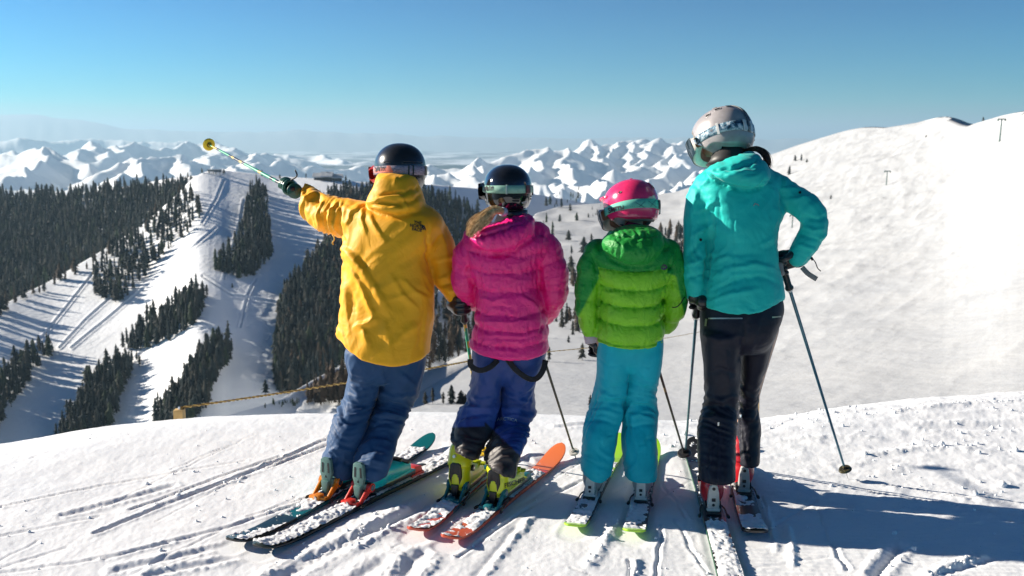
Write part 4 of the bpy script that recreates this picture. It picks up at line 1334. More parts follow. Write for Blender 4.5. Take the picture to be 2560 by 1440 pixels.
# ---------------------------------------------------------------- poles
def pole(label, top, tip, shaft, grip_len=.13, basket=None, basket_r=.028, r=.0085, strap=None, grip=True, tipm=None, collar=None, basket_at=.06):
    top, tip = Vector(top), Vector(tip); L = (tip - top).length
    root = empty('ski_pole', tuple(tip), label, 'ski pole', 'ski poles of the four skiers')
    root.rotation_mode = 'QUATERNION'
    root.rotation_quaternion = (top - tip).to_track_quat('Z', 'Y')
    bm = bmesh.new(); bm_cyl(bm, (0, 0, .05), (0, 0, L - .02), r * .62, r, 14); bm_obj('shaft', bm, shaft, root)
    bm = bmesh.new(); bm_cyl(bm, (0, 0, 0), (0, 0, .052), .0016, .0048, 8); bm_obj('tip', bm, tipm or M_STEEL, root)
    if basket:
        bm = bmesh.new()
        bm_cyl(bm, (0, 0, basket_at - .004), (0, 0, basket_at + .004), basket_r, basket_r * .86, 22)
        bm_cyl(bm, (0, 0, basket_at - .010), (0, 0, basket_at + .022), .010, .008, 12)
        bk = bm_obj('basket', bm, basket, root)
        bm = bmesh.new(); bm_cyl(bm, (0, 0, basket_at + .003), (0, 0, basket_at + .0055), basket_r * .42, basket_r * .40, 14); bm_obj('basket_hub', bm, M_BLACK, bk)
    if grip:
        pts = [(0, 0, L - grip_len), (0, 0, L - grip_len + .008), (0, 0, L - grip_len + .02), (0, 0, L - .09), (0, 0, L - .06), (0, 0, L - .03), (0, .003, L - .005), (0, .006, L + .012)]
        tube_mesh('grip', pts, [.018, .020, .0145, .0155, .0165, .0150, .0165, .012], M_BLACK, root, n=14, up=(1, 0, 0))
        if collar:
            bm = bmesh.new(); bm_cyl(bm, (0, 0, L - grip_len - .012), (0, 0, L - grip_len), .011, .017, 14); bm_obj('collar', bm, collar, root)
    return root

def pole_pattern():
    m = NT('pole_pattern'); m.set(Roughness=.3, Coat_Weight=.5)
    tc = m.n('ShaderNodeTexCoord'); sp = m.n('ShaderNodeSeparateXYZ'); m.l(tc.outputs['Object'], sp.inputs[0])
    side = m.math('GREATER_THAN', sp.outputs[0], 0.0)
    cell = m.math('FLOOR', m.math('ADD', m.math('MULTIPLY', sp.outputs[2], 26.0), m.math('MULTIPLY', side, 0.5)))
    wnz = m.n('ShaderNodeTexWhiteNoise', noise_dimensions='2D'); cb = m.n('ShaderNodeCombineXYZ')
    m.l(cell, cb.inputs[0]); m.l(side, cb.inputs[1]); m.l(cb.outputs[0], wnz.inputs['Vector'])
    r = m.n('ShaderNodeValToRGB'); r.color_ramp.interpolation = 'CONSTANT'; e = r.color_ramp.elements
    e.new(.5); e[0].position = 0; e[0].color = (.02, .36, .17, 1); e[1].position = .48; e[1].color = (.62, .42, .03, 1); e[2].position = .72; e[2].color = (.01, .01, .012, 1)
    m.l(wnz.outputs['Value'], r.inputs[0]); m.base(r.outputs[0])
    return m.m
M_POLEPAT = pole_pattern()

# ---------------------------------------------------------------- gloves
def glove(name, person, loc, centre, axis, wrist, mat, size=1.0, cuff_to=None, palm=None):
    """a hand closed round a pole at `centre`, the pole running along `axis`, the forearm coming from `wrist`"""
    c = Vector(centre); z = Vector(axis).normalized(); w = Vector(wrist) - c
    y = -(w - z * w.dot(z)).normalized(); x = y.cross(z)
    v = Vol((-.085, -.105, -.085), (.085, .08, .085), .0035)
    v.tube([(.030, -.055, 0, .030), (.036, -.020, .004, .026), (.034, .004, .0, .022)], .012)
    v.tube([(.026, -.035, .022, .022), (.032, -.002, .026, .020)], .012); v.tube([(.026, -.035, -.022, .022), (.032, -.002, -.026, .020)], .012)
    for i, zz in enumerate((.036, .013, -.010, -.032)):
        k = (1.0, 1.06, 1.0, .86)[i]
        v.tube([(.036, -.004, zz, .0125), (.036, .020 * k, zz * 1.03, .0125), (.014, .037 * k, zz * 1.03, .012), (-.012, .032 * k, zz, .0115), (-.026, .012, zz * .98, .0105)], .004, n=9)
    v.tube([(.012, -.042, .026, .017), (-.016, -.030, .040, .0155), (-.032, -.006, .040, .0135), (-.028, .014, .034, .011)], .006)
    V, Q = v.mesh(); V = relax(V, Q, 1)
    V = V * size
    B = np.array([list(x), list(y), list(z)])
    W = V @ B + np.array(c)
    col = None
    o = link(name, npmesh(name, W - np.array(loc), Q, mat, True), person)
    # gauntlet between hand and sleeve
    a = np.array(c) + np.array(x) * .028 * size - np.array(y) * .048 * size; b = np.array(cuff_to if cuff_to is not None else wrist)
    pts = catmull([a, a + (b - a) * .35, a + (b - a) * .7, b], 9)
    rr = np.array([.030, .031, .032, .034, .037, .041, .043, .045, .044]) * size
    g = tube_mesh('gauntlet', pts, rr, mat, o, n=20, loc=loc)
    return o

def cord(name, pts, r, mat, parent, loc=(0, 0, 0), n=6): return tube_mesh(name, catmull(pts, 4 * len(pts)), r, mat, parent, n=n, loc=loc)

# ---------------------------------------------------------------- helmets
def helmet(person, loc, px, py, d, a, b, c, yaw, pitch, roll, shell, strap_mat, label_kind, el0=2, half=8.5, goggles=None, pads=None, rim=None, elb=-40, vents=(), buckles=(), brim=None, clip=None):
    C = P(px, py, d)
    R = Matrix.Rotation(yaw, 3, 'Z') @ Matrix.Rotation(pitch, 3, 'X') @ Matrix.Rotation(roll, 3, 'Y')
    R = np.array(R)
    def surf(az, el, off=0.0):
        """az 0 = back of head, + to the right seen from behind"""
        az, el = np.broadcast_arrays(np.asarray(az, float), np.asarray(el, float))
        x = np.sin(az) * np.cos(el); y = -np.cos(az) * np.cos(el); z = np.sin(el)
        ex = 2.25
        k = (np.abs(x / a) ** ex + np.abs(y / b) ** ex + np.abs(z / (c * np.where(z > 0, 1, 1.12))) ** ex) ** (-1 / ex)
        return np.stack([x * (k + off), y * (k + off), z * (k + off)], -1)
    def place(L): return L @ R.T + C - np.array(loc)
    az = np.linspace(-math.pi, math.pi, 73)[:-1]
    front = smooth(math.radians(95), math.radians(135), np.abs(az))
    ear = np.exp(-((np.abs(az) - math.radians(80)) / math.radians(24)) ** 2)
    lo = np.radians(elb) + ear * math.radians(8) + front * (math.radians(22) - np.radians(elb))
    t = np.linspace(0, 1, 26)
    El = lo[:, None] + (math.pi / 2 - lo[:, None]) * t[None, :]
    O = surf(az[:, None], El)
    rimv = surf(az, lo - .01, -.012)[:, None]; inn = surf(az, lo + .12, -.016)[:, None]
    V = np.concatenate([inn, rimv, O], 1)
    h = link('helmet', npmesh('helmet', place(V.reshape(-1, 3)), grid_faces(72, 28, True), shell), person)
    W = place(O.reshape(-1, 3)) + np.array(loc); o_data[h.name] = (W, grid_faces(72, 26, True))
    # inner padding ring
    pv = np.concatenate([surf(az, lo - .16, -.022)[:, None], surf(az, lo - .12, -.009)[:, None], surf(az, lo + .05, -.006)[:, None]], 1)
    link('padding', npmesh('padding', place(pv.reshape(-1, 3)), grid_faces(72, 3, True), pads or M_BLACK), h)
    # ear pads reaching down to the chin strap
    for sx in (-1, 1):
        e_a = np.radians(sx * np.linspace(52, 112, 13)); k = np.sin(np.linspace(0, math.pi, 13))
        lowr = np.radians(elb + 6) - k * math.radians(26)
        g = np.stack([surf(e_a, np.radians(elb + 14) + (lowr - np.radians(elb + 14)) * f, -.004 - .012 * f) for f in np.linspace(0, 1, 6)], 1)
        g2 = g * .86; gg = np.concatenate([g, g2[:, ::-1]], 1)
        link('ear_pad', npmesh('ear_pad', place(gg.reshape(-1, 3)), grid_faces(13, 12), pads or M_BLACK), h)
    chin = [surf(math.radians(-80), math.radians(elb - 12), -.012), surf(math.radians(-95), math.radians(elb - 26), -.02), np.array([0, b * .55, -c * 1.35]), surf(math.radians(95), math.radians(elb - 26), -.02), surf(math.radians(80), math.radians(elb - 12), -.012)]
    tube_mesh('chin_strap', place(catmull(chin, 20)), .008, M_BLACK, h, n=8, flat=.3)
    # goggle strap
    sa = np.radians(np.linspace(-118, 118, 80)); e0 = math.radians(el0); hw = math.radians(half)
    def elc(z): return e0 + 0.0 * z
    sv = np.stack([surf(sa, elc(sa) + hw * q, .0035 if abs(q) < .99 else .001) for q in (-1, -.97, 0, .97, 1)], 1)
    gs = link('goggle_strap', npmesh('goggle_strap', place(sv.reshape(-1, 3)), grid_faces(80, 5)[:, ::1], strap_mat), person)
    W = place(sv.reshape(-1, 3)) + np.array(loc); o_data[gs.name] = (W, grid_faces(80, 5))
    for (azd, wd, mat, thick, grow) in buckles:
        A = math.radians(azd); ww = math.radians(wd / 2)
        for part_, ra in (('buckle', None),):
            bv = np.stack([np.stack([surf(A + ww * i, e0 + hw * grow * j, .0045 + thick * (1 if (abs(i) < 1 and abs(j) < 1) else 0.2)) for j in (-1, -.9, 0, .9, 1)]) for i in (-1, -.85, 0, .85, 1)])
            link('buckle', npmesh('buckle', place(bv.reshape(-1, 3)), grid_faces(5, 5), mat, False), gs)
    # goggles on the face side
    ga = np.radians(np.linspace(110, 250, 37)); gl = []
    gg = np.stack([surf(ga, math.radians(el0 - 6) + math.radians(21) * q * np.sin(np.clip((ga - math.radians(104)) / math.radians(152), 0, 1) * math.pi) ** .35, o_) for q, o_ in ((-1, -.01), (-1, .016), (-.72, .026), (.72, .026), (1, .016), (1, -.01))], 1)
    gf = link('goggle_frame', npmesh('goggle_frame', place(gg.reshape(-1, 3)), grid_faces(37, 6), goggles or M_BLACK), person)
    lens = np.stack([surf(ga[2:-2], math.radians(el0 - 6) + math.radians(14.5) * q, .0285) for q in (-1, 0, 1)], 1)
    link('lens', npmesh('lens', place(lens.reshape(-1, 3)), grid_faces(33, 3), M_LENS), gf)
    for v_ in vents:       # (az, el, half az, half el, material)
        A, E, wa, we = [math.radians(q) for q in v_[:4]]
        n = 16; th_ = np.arange(n) * 2 * math.pi / n
        cx, sx_ = np.sign(np.cos(th_)) * np.abs(np.cos(th_)) ** .5, np.sign(np.sin(th_)) * np.abs(np.sin(th_)) ** .5
        ring = [surf(A + wa * 1.25 * cx, E + we * 1.35 * sx_, .0008), surf(A + wa * 1.1 * cx, E + we * 1.15 * sx_, .003), surf(A + wa * cx, E + we * sx_, .0012), surf(A + wa * .9 * cx, E + we * .85 * sx_, .0008)]
        cen = surf(A, E, .0008)[None]
        V = np.concatenate(ring + [cen]); q = []
        for l in range(3):
            for i in range(n): q.append((l * n + i, l * n + (i + 1) % n, (l + 1) * n + (i + 1) % n, (l + 1) * n + i))
        tr = [(3 * n + i, 3 * n + (i + 1) % n, 4 * n) for i in range(n)]
        link('vent', npmesh('vent', place(V), [np.array(q), np.array(tr)], [shell, v_[4]], True, matidx=[0] * (2 * n) + [1] * (n + n)), h)
    if brim:
        ba = np.radians(np.linspace(100, 260, 33)); k = np.sin(np.linspace(0, math.pi, 33)) ** .5
        bl = math.radians(24)
        bv = np.stack([surf(ba, bl + .05, -.002), surf(ba, bl - .02 + 0 * ba, .002 + brim * k), surf(ba, bl - .07 + 0 * ba, .001 + brim * k * .9), surf(ba, bl - .1 + 0 * ba, -.004)], 1)
        link('brim', npmesh('brim', place(bv.reshape(-1, 3)), grid_faces(33, 4), shell), h)
    return h, gs, surf, place
M_LENS = plain('mirror_lens', (0.05, 0.09, 0.12), 0.08, .6)

def hair(name, person, loc, guide, n, spread, mat, seed, r=.0012, taper=1.0, curl=.012, ends=.35):
    rs = np.random.RandomState(seed); g = catmull(guide, 18); m = len(g)
    T = np.gradient(g, axis=0); T /= np.linalg.norm(T, axis=1)[:, None]
    A = np.cross(T, [0.1, .9, .2]); A /= np.linalg.norm(A, axis=1)[:, None]; B = np.cross(T, A)
    t = np.linspace(0, 1, m)
    prof = spread * (0.35 + .65 * np.sin(np.clip(t * 1.25 + .08, 0, 1) * math.pi / 2) ** .8) * (1 - ends * t ** 6)
    Vs, Qs = [], []; off = 0
    tri = np.arange(3) * 2 * math.pi / 3
    for i in range(n):
        ang = rs.rand() * 6.28; rad = math.sqrt(rs.rand()); ph = rs.rand() * 6.28; fr = rs.uniform(4, 9); L = int(m * rs.uniform(.75, 1.0)); fly = rs.uniform(0, 1) ** 9 * 1.2
        o = (rad + fly * t) * prof
        c = g + A * (np.cos(ang) * o + curl * rad * np.sin(t * fr + ph) * t)[:, None] + B * (np.sin(ang) * o + curl * np.cos(t * fr + ph) * t)[:, None]
        c = c[:max(L, 4)]; k = len(c)
        rr = r * np.linspace(1.3, .5, k)
        ring = c[:, None] + (np.cos(tri)[None, :, None] * A[:k, None] + np.sin(tri)[None, :, None] * B[:k, None]) * rr[:, None, None]
        Vs.append(ring.reshape(-1, 3)); Qs.append(grid_faces(k, 3)); 
        j = np.arange(k - 1)[:, None] * 3
        Qs[-1] = np.concatenate([Qs[-1], np.concatenate([j + 2, j + 5, j + 3, j], 1)]) + off; off += 3 * k
    return link(name, npmesh(name, np.concatenate(Vs) - np.array(loc), np.concatenate(Qs), mat, True), person)
def hairmat(name, c0, c1):
    m = NT(name); m.set(Roughness=.42); m.base(m.ramp(m.noise(60, 2, .6, m.coord()), [(.35, c0), (.65, c1)])); return m.m

def body(person, loc, spec, h=.014):
    """one continuous mesh: head with face, neck, trunk, arms and legs, inside the clothes"""
    pts = np.array([p for t in spec['tubes'] for p in t]); lo = pts[:, :3].min(0) - .2; hi = pts[:, :3].max(0) + .22
    v = Vol(lo, hi, h)
    for t in spec['tubes']: v.tube(t, .03)
    hc, yaw, s_ = np.array(spec['head']), spec['yaw'], spec.get('hs', 1.0)
    f = np.array([-math.sin(yaw), math.cos(yaw), 0]); 
    def hd(X, Y, Z):
        x, y, z = X - hc[0], Y - hc[1], Z - hc[2]
        q = np.sqrt((x / (.072 * s_)) ** 2 + (y / (.088 * s_)) ** 2 + (z / (.105 * s_)) ** 2)
        return ((q - 1) * .075).astype(np.float32)
    v.put(hd, hc - .15, hc + .15, .02)
    v.tube([(*(hc + f * .078 * s_ + [0, 0, .01]), .010), (*(hc + f * .096 * s_ + [0, 0, -.018]), .013)], .008)
    v.tube([(*(hc + f * .06 * s_ + [0, 0, -.085]), .022), (*(hc + f * .074 * s_ + [0, 0, -.075]), .018)], .01)
    v.tube([(*(hc + f * .083 * s_ + [-.014, 0, -.045]), .007), (*(hc + f * .083 * s_ + [.014, 0, -.045]), .007)], .004)
    V, Q = v.mesh(); V = relax(V, Q, 1)
    return link('body', npmesh('body', V - np.array(loc), Q, M_SKIN, True), person)
# ---------------------------------------------------------------- the four skiers
def T(*pts): return [(*P(a, b, c), r) for a, b, c, r in pts]
def zrow(py, d, px=1280): return float(P(px, py, d)[2])
def hemcut(v, pts, d, soft=.012):
    """keep what is above the hem line given as picture points"""
    W = [P(a, b, d) for a, b in pts]; xs = [w[0] for w in W]; zs = [w[2] for w in W]
    def fn(X, Y, Z): return (Z - np.interp(X.ravel(), xs, zs).reshape(X.shape) + 0 * Y).astype(np.float32)
    v.put(fn, v.lo, v.lo + v.h * v.n, soft, 'cut')
def legs_fold(V, N, seed, amp, knee_z, bunch_z):
    f = wrinkle(V, 5, 5, 17, seed, .5)
    f2 = wrinkle(V, 9, 9, 26, seed + 5, .4)
    k = np.exp(-((V[:, 2] - knee_z) / .13) ** 2) + 1.15 * np.exp(-((V[:, 2] - bunch_z) / .15) ** 2) + .35
    lon = wrinkle(V, 13, 13, 2.2, seed + 9, .2)
    return amp * (k * (1.0 * f + .2 * f2) + .35 * lon) - amp * .3

# ======== skier in the yellow jacket
YL = G(865, 1240); yel = empty('person', tuple(YL), 'person in long yellow jacket and slate blue trousers pointing a pole to the left', 'person', 'skiers standing in a row')
ski('y1', 'left teal ski of the skier in yellow, its rounded tip bare of snow', (578, 1372), (1082, 1112), .118,
    banded('topsheet_teal', [(0, (.01, .03, .035)), (.35, (.0, .12, .13)), (1.2, (.0, .13, .13)), (1.5, (.0, .11, .12))]), banded('ski_edge_teal', [(0, (.008, .01, .012)), (.35, (0, .16, .17)), (1.35, (.0, .14, .15)), (1.6, (.005, .01, .01))]),
    lambda t, x: np.where(t > .905, -1.2, np.where(t < .3, .05, .65)), 1)
ski('y2', 'right teal ski of the skier in yellow, thickly covered with crumbly snow', (645, 1388), (1180, 1122), .118,
    banded('topsheet_teal', [(0, (.01, .03, .035)), (.4, (.0, .12, .13)), (1.5, (.0, .10, .11))]), plain('ski_edge_black', (.008, .012, .014), .4),
    lambda t, x: np.where(t > .93, -.6, 1.1), 2)
boots(yel, YL, ('y1', 'y2'), ((874, 1232), (958, 1247)), (0.0, .50, .50), (.0, .43, .44), (.02, .02, .02), M_BLACK, 1.0, 'pivot',
      (plain('binding_orange', (.72, .22, .01), .35), plain('binding_red', (.62, .03, .02), .35)), plain('binding_grey_green', (.10, .20, .18), .4), dy=.055, screws=False)

v = Vol((-.95, 4.2, 0), (-.2, 4.9, 1.05), .0075)
v.loft([(865, 866, 1062, 4.51, .125), (900, 868, 1060, 4.515, .12), (935, 880, 1050, 4.52, .105), (955, 905, 1020, 4.52, .08)], .35, .015)
v.loft([(865, 864, 965, 4.49, .12), (893, 866, 962, 4.50, .115), (930, 870, 955, 4.50, .11), (960, 868, 947, 4.52, .10), (1000, 858, 938, 4.52, .092), (1040, 838, 920, 4.48, .088), (1080, 828, 911, 4.45, .085), (1120, 815, 899, 4.45, .088), (1150, 809, 890, 4.45, .092), (1190, 814, 886, 4.45, .09), (1245, 820, 882, 4.45, .09)], .5, .012)
v.loft([(865, 945, 1062, 4.53, .125), (893, 948, 1062, 4.54, .12), (930, 950, 1058, 4.54, .115), (960, 947, 1050, 4.54, .11), (1000, 940, 1037, 4.55, .10), (1020, 933, 1026, 4.53, .10), (1050, 924, 1012, 4.50, .095), (1080, 911, 1000, 4.47, .092), (1120, 897, 986, 4.40, .095), (1150, 887, 978, 4.38, .10), (1180, 884, 966, 4.37, .10), (1232, 886, 962, 4.37, .10)], .5, .012)
hemcut(v, [(805, 1192), (818, 1200), (845, 1213), (878, 1214), (886, 1192), (905, 1197), (930, 1200), (966, 1193)], 4.30, .005)
kn = zrow(1010, 4.5); bu = zrow(1150, 4.42)
LEGC_Y = [([(875, 960), (900, 975), (945, 968)], 6, .010), ([(860, 1000), (900, 1012), (940, 1000)], 6, -.010), ([(868, 985), (905, 995), (935, 985)], 5, .009), ([(840, 1045), (880, 1040), (915, 1022)], 6, .010), ([(850, 1062), (880, 1055), (910, 1042)], 5, -.008),
          ([(948, 975), (985, 992), (1040, 982)], 6, .012), ([(935, 1015), (970, 1002), (1020, 1022)], 6, -.012), ([(925, 1050), (965, 1032), (1008, 1040)], 6, .012), ([(925, 1070), (950, 1060), (1000, 1052)], 5, -.01),
          ([(905, 1115), (940, 1098), (985, 1110)], 6, .010), ([(895, 1140), (930, 1120), (975, 1135)], 6, -.010), ([(890, 1160), (925, 1145), (965, 1158)], 5, .010), ([(892, 1182), (925, 1168), (960, 1175)], 5, -.008), ([(818, 1130), (850, 1118), (890, 1130)], 5, .009), ([(812, 1160), (850, 1150), (885, 1165)], 5, -.009),
          ([(955, 925), (965, 960)], 5, .008), ([(1000, 930), (1040, 965)], 7, .010), ([(885, 915), (880, 950), (900, 985)], 6, .008)]
M_SLATE = fabric('slate_blue_cloth', (.016, .062, .16), .58, .35, 7, .2, spec=.22)
tro = garment('trousers', v, M_SLATE, yel, YL, lambda V, N: legs_fold(V, N, 2, .0060, kn, bu) + creases(V, N, LEGC_Y))
bm = bmesh.new(); bmesh.ops.create_grid(bm, x_segments=2, y_segments=8, size=.5); bm.free()

v = Vol((-1.02, 4.26, .52), (-.18, 5.30, 1.60), .0072)
HB = .155
v.loft([(503, 935, 1045, 4.62, .085), (515, 905, 1075, 4.61, .11), (535, 876, 1100, 4.60, .135), (560, 862, 1108, 4.59, .150), (600, 859, 1095, 4.58, .16), (640, 861, 1076, 4.57, HB), (690, 858, 1080, 4.56, HB), (740, 855, 1086, 4.55, HB), (790, 850, 1085, 4.54, .16), (830, 844, 1080, 4.53, .165), (870, 841, 1075, 4.52, .17), (935, 843, 1071, 4.51, .17)], -.35, .02)
v.tube(T((905, 552, 4.62, .092), (866, 546, 4.68, .090), (826, 538, 4.75, .084), (790, 520, 4.82, .074), (760, 495, 4.90, .062), (737, 474, 4.97, .052)), .03)
v.tube(T((1058, 566, 4.60, .082), (1090, 600, 4.60, .076), (1108, 655, 4.60, .070), (1120, 700, 4.58, .062), (1143, 742, 4.55, .048)), .018)
v.loft([(430, 945, 1030, 4.60, .075), (445, 940, 1040, 4.585, .095), (470, 932, 1050, 4.575, .105), (492, 922, 1058, 4.565, .115), (508, 918, 1062, 4.56, .12), (524, 930, 1056, 4.555, .115), (540, 960, 1030, 4.56, .10)], -.1, .018)
v.put(lambda X, Y, Z: (np.sqrt(((X + .505) / .085) ** 2 + ((Y - 4.635) / .085) ** 2 + ((Z - zrow(425, 4.6)) / .115) ** 2) - 1).astype(np.float32) * .08, (-.7, 4.4, 1.3), (-.3, 4.85, 1.65), .006, 'cut')
hemcut(v, [(820, 850), (842, 862), (868, 884), (900, 901), (940, 912), (1000, 915), (1040, 909), (1076, 897)], 4.36)
YC = [([(860, 618), (880, 640), (913, 676), (945, 725), (970, 775)], 13, .024), ([(878, 668), (905, 715), (925, 760), (940, 798)], 8, .016), ([(896, 640), (935, 700), (955, 735)], 9, -.012),
      ([(890, 815), (915, 806), (935, 798)], 7, .016), ([(905, 822), (918, 840), (924, 872)], 8, .012), ([(862, 700), (868, 760), (872, 830)], 10, .010), ([(880, 730), (890, 790)], 8, -.008),
      ([(980, 690), (1010, 740), (1045, 770)], 9, .010), ([(1010, 700), (1040, 730), (1075, 745)], 7, .009), ([(1050, 810), (1020, 830), (990, 860)], 9, .009), ([(1060, 770), (1055, 830), (1050, 880)], 8, -.008), ([(960, 800), (975, 850), (980, 900)], 9, .007),
      ([(915, 508), (945, 492), (985, 487), (1005, 492)], 6, .013), ([(912, 513), (950, 505), (990, 508), (1035, 500), (1056, 478)], 6, -.016), ([(925, 500), (960, 483), (1000, 481), (1040, 470), (1050, 455)], 5, -.012), ([(990, 440), (990, 470)], 5, .006),
      ([(915, 520), (950, 532), (1000, 540), (1045, 528)], 5, -.013), ([(1002, 492), (1012, 505), (1020, 520)], 5, .010), ([(940, 515), (975, 522), (1010, 518)], 5, .009),
      ([(905, 512), (880, 530), (868, 560)], 6, .010), ([(912, 518), (905, 545), (915, 580)], 6, .010), ([(920, 522), (935, 560), (960, 600)], 7, .008), ([(900, 508), (860, 512), (835, 520)], 5, -.008),
      ([(855, 520), (850, 560), (862, 600)], 6, -.012), ([(840, 512), (828, 545), (838, 590)], 7, .014), ([(825, 515), (812, 540), (815, 580)], 6, -.010), ([(812, 500), (798, 530), (802, 570)], 6, .014), ([(800, 495), (785, 512), (775, 545)], 6, -.010),
      ([(790, 480), (770, 500), (762, 530)], 6, .012), ([(775, 472), (758, 485), (748, 510)], 5, -.008), ([(762, 462), (748, 475), (735, 495)], 5, .009), ([(845, 530), (820, 528), (800, 540)], 6, .010), ([(745, 460), (760, 490), (790, 520)], 5, .006),
      ([(1072, 560), (1070, 600), (1075, 650)], 6, -.012), ([(1104, 600), (1085, 625), (1072, 640)], 6, .012), ([(1070, 636), (1078, 655), (1082, 700)], 5, -.016), ([(1138, 640), (1110, 650), (1085, 655)], 6, .009), ([(1140, 680), (1115, 695), (1095, 700)], 6, .012), ([(1140, 705), (1120, 712), (1100, 715)], 5, -.010), ([(1140, 725), (1125, 728), (1112, 722)], 4, .008), ([(1100, 570), (1110, 600), (1120, 640)], 7, .008)]
def yfold(V, N):
    a = wrinkle(V, 7, 7, 4, 1, .6); b = wrinkle(V @ np.array([[.8, 0, .6], [0, 1, 0], [-.6, 0, .8]]), 14, 14, 5, 4, .4)
    arm = smooth(-.80, -.95 + .12, -0 * V[:, 0] + V[:, 0]) 
    arm = smooth(-.72, -.80, V[:, 0])
    c = wrinkle(V @ np.array([[.5, 0, .86], [0, 1, 0], [-.86, 0, .5]]), 6, 8, 24, 7, .5)
    return .0038 * a + .0022 * b + arm * .010 * c + creases(V, N, YC) - .003
M_YEL = fabric('yellow_shell', (.98, .45, .010), .55, .6, 9, .1, spec=.3, crinkle=.08)
jk = garment('jacket', v, M_YEL, yel, YL, yfold)
jb = bvh(jk)
tv, tf = text_verts('THE\nNORTH\nFACE', 1, .035)
decal('jacket_logo', tv, tf, 1043, 566, 10.5, -.13, jb, M_BLACK, yel, YL, .002)
aq = np.linspace(0, math.pi / 2, 9); fv = [(0, 0)] + [(math.cos(a_), math.sin(a_)) for a_ in aq]
for r0, r1 in ((.0, .28), (.38, .62), (.72, 1.0)):
    q = [(r0 * math.cos(a_), r0 * math.sin(a_)) for a_ in aq] + [(r1 * math.cos(a_), r1 * math.sin(a_)) for a_ in aq]
    decal('jacket_logo', [(x_ * .9, y_ - .5) for x_, y_ in q], [(i, i + 9, i + 10) for i in range(8)] + [(i, i + 10, i + 1) for i in range(8)], 1053, 568, 13, -.1, jb, M_BLACK, yel, YL, .002)
body(yel, YL, {'tubes': [T((998, 430, 4.66, .06), (995, 480, 4.64, .055), (985, 560, 4.60, .10), (975, 700, 4.56, .12), (968, 830, 4.53, .115), (965, 880, 4.52, .11)), T((905, 545, 4.62, .05), (826, 538, 4.75, .042), (770, 500, 4.88, .03)),
      T((1060, 570, 4.60, .05), (1110, 660, 4.60, .04), (1130, 725, 4.57, .03)), T((920, 880, 4.52, .085), (905, 1010, 4.52, .06), (855, 1130, 4.42, .05), (852, 1180, 4.45, .03)), T((1000, 880, 4.53, .085), (985, 1010, 4.54, .06), (935, 1130, 4.44, .05), (928, 1170, 4.42, .03))],
      'head': P(998, 418, 4.70), 'yaw': .35})
M_GLOSSB = plain('satin_black_shell', (.014, .015, .018), .26, coat=.4)
def smithstrap(name, c0, c1, split):
    m = NT(name); m.set(Roughness=.7)
    st = m.noise(70, 3, .7, m.coord((1, 1, 9)))
    base = m.ramp(st, [(.42, (.06, .055, .07)), (.52, c1)])
    m.base(base if split else m.ramp(m.noise(80, 2, .5, m.coord()), [(.3, tuple(x * .85 for x in c0)), (.6, c0)])); return m.m
M_VENT = plain('vent_dark', (.004, .004, .005), .6)
h, gs, surf, place = helmet(yel, YL, 1000, 424, 4.68, .118, .135, .122, .35, -.06, .02, M_GLOSSB, smithstrap('heather_strap', (.3, .26, .3), (.42, .34, .42), True), 'y', el0=-3, half=9,
    goggles=plain('goggle_red', (.5, .03, .03), .4), pads=M_BLACKCLOTH, elb=-46, vents=((14, 12, 22, 1.6, M_VENT), (-40, 13, 7, 1, M_VENT)), buckles=((3, 3, M_BLACK, .002, 1.1), (12, 3, M_BLACK, .002, 1.1), (52, 16, M_BLACK, .003, 1.05), (86, 3, M_BLACK, .003, 1.15)))
sb = BVHTree.FromPolygons([tuple(q) for q in o_data[gs.name][0]], [tuple(q) for q in o_data[gs.name][1]])
grid_ = lambda x0, x1, y0, y1, n=14, m=4, sk=0: ([(x0 + (x1 - x0) * i / n + sk * j / m, y0 + (y1 - y0) * j / m) for i in range(n + 1) for j in range(m + 1)], [f_ for i in range(n) for j in range(m) for f_ in ((i * (m + 1) + j, (i + 1) * (m + 1) + j, (i + 1) * (m + 1) + j + 1), (i * (m + 1) + j, (i + 1) * (m + 1) + j + 1, i * (m + 1) + j + 1))])
gv, gf_ = grid_(-27, 22, -14, 14, 16, 5, -14)
decal('strap_band', gv, gf_, 962, 417, 1, .0, sb, plain('salmon_band', (.78, .22, .16), .7), gs, YL, .0008)
tv, tf = text_verts('SMITH', 1, .04)
decal('strap_lettering', tv, tf, 950, 421, 21, .14, sb, M_BLACK, gs, YL, .002, sx=.42)
M_GLOVE_Y = banded('glove_green_black', [(0, (.01, .012, .014)), (1, (.01, .012, .014))])
gt = plain('black_leather', (.014, .015, .018), .38, coat=.2)
hl = P(716, 466, 5.03); tipY = P(514, 357, 5.95)
axis_ = Vector(tipY - hl)
glove('glove', yel, YL, hl, -axis_, P(752, 492, 4.94), plain('glove_green_black', (.015, .09, .06), .35, coat=.3), .86, P(737, 478, 4.97))
hr = P(1157, 762, 4.53)
glove('glove', yel, YL, hr, (-.1, 0, 1), P(1143, 735, 4.57), gt, .95, P(1141, 742, 4.56))
M_DISCY = plain('basket_yellow', (.95, .64, .03), .4)
top_ = Vector(hl) - axis_.normalized() * .07
pole('green and yellow patterned ski pole raised to point at the hills', top_, Vector(tipY), M_POLEPAT, basket=M_DISCY, basket_r=.037, r=.0095, tipm=M_WHITEP)
pole('green and yellow patterned ski pole planted between yellow and pink jackets', P(1153, 745, 4.53), G(1213, 1150), M_POLEPAT, basket=M_DISCY, basket_r=.034, r=.0095, collar=M_BLACK)
cord('glove_strap', [P(725, 452, 5.0), P(742, 440, 4.98), P(738, 425, 4.98)], .004, M_BLACK, yel, YL)
cord('zip_pull', [P(833, 588, 4.62), P(836, 598, 4.61), P(831, 606, 4.61), P(833, 612, 4.61)], .003, plain('cord_yellow', (.5, .33, .05), .6), yel, YL)

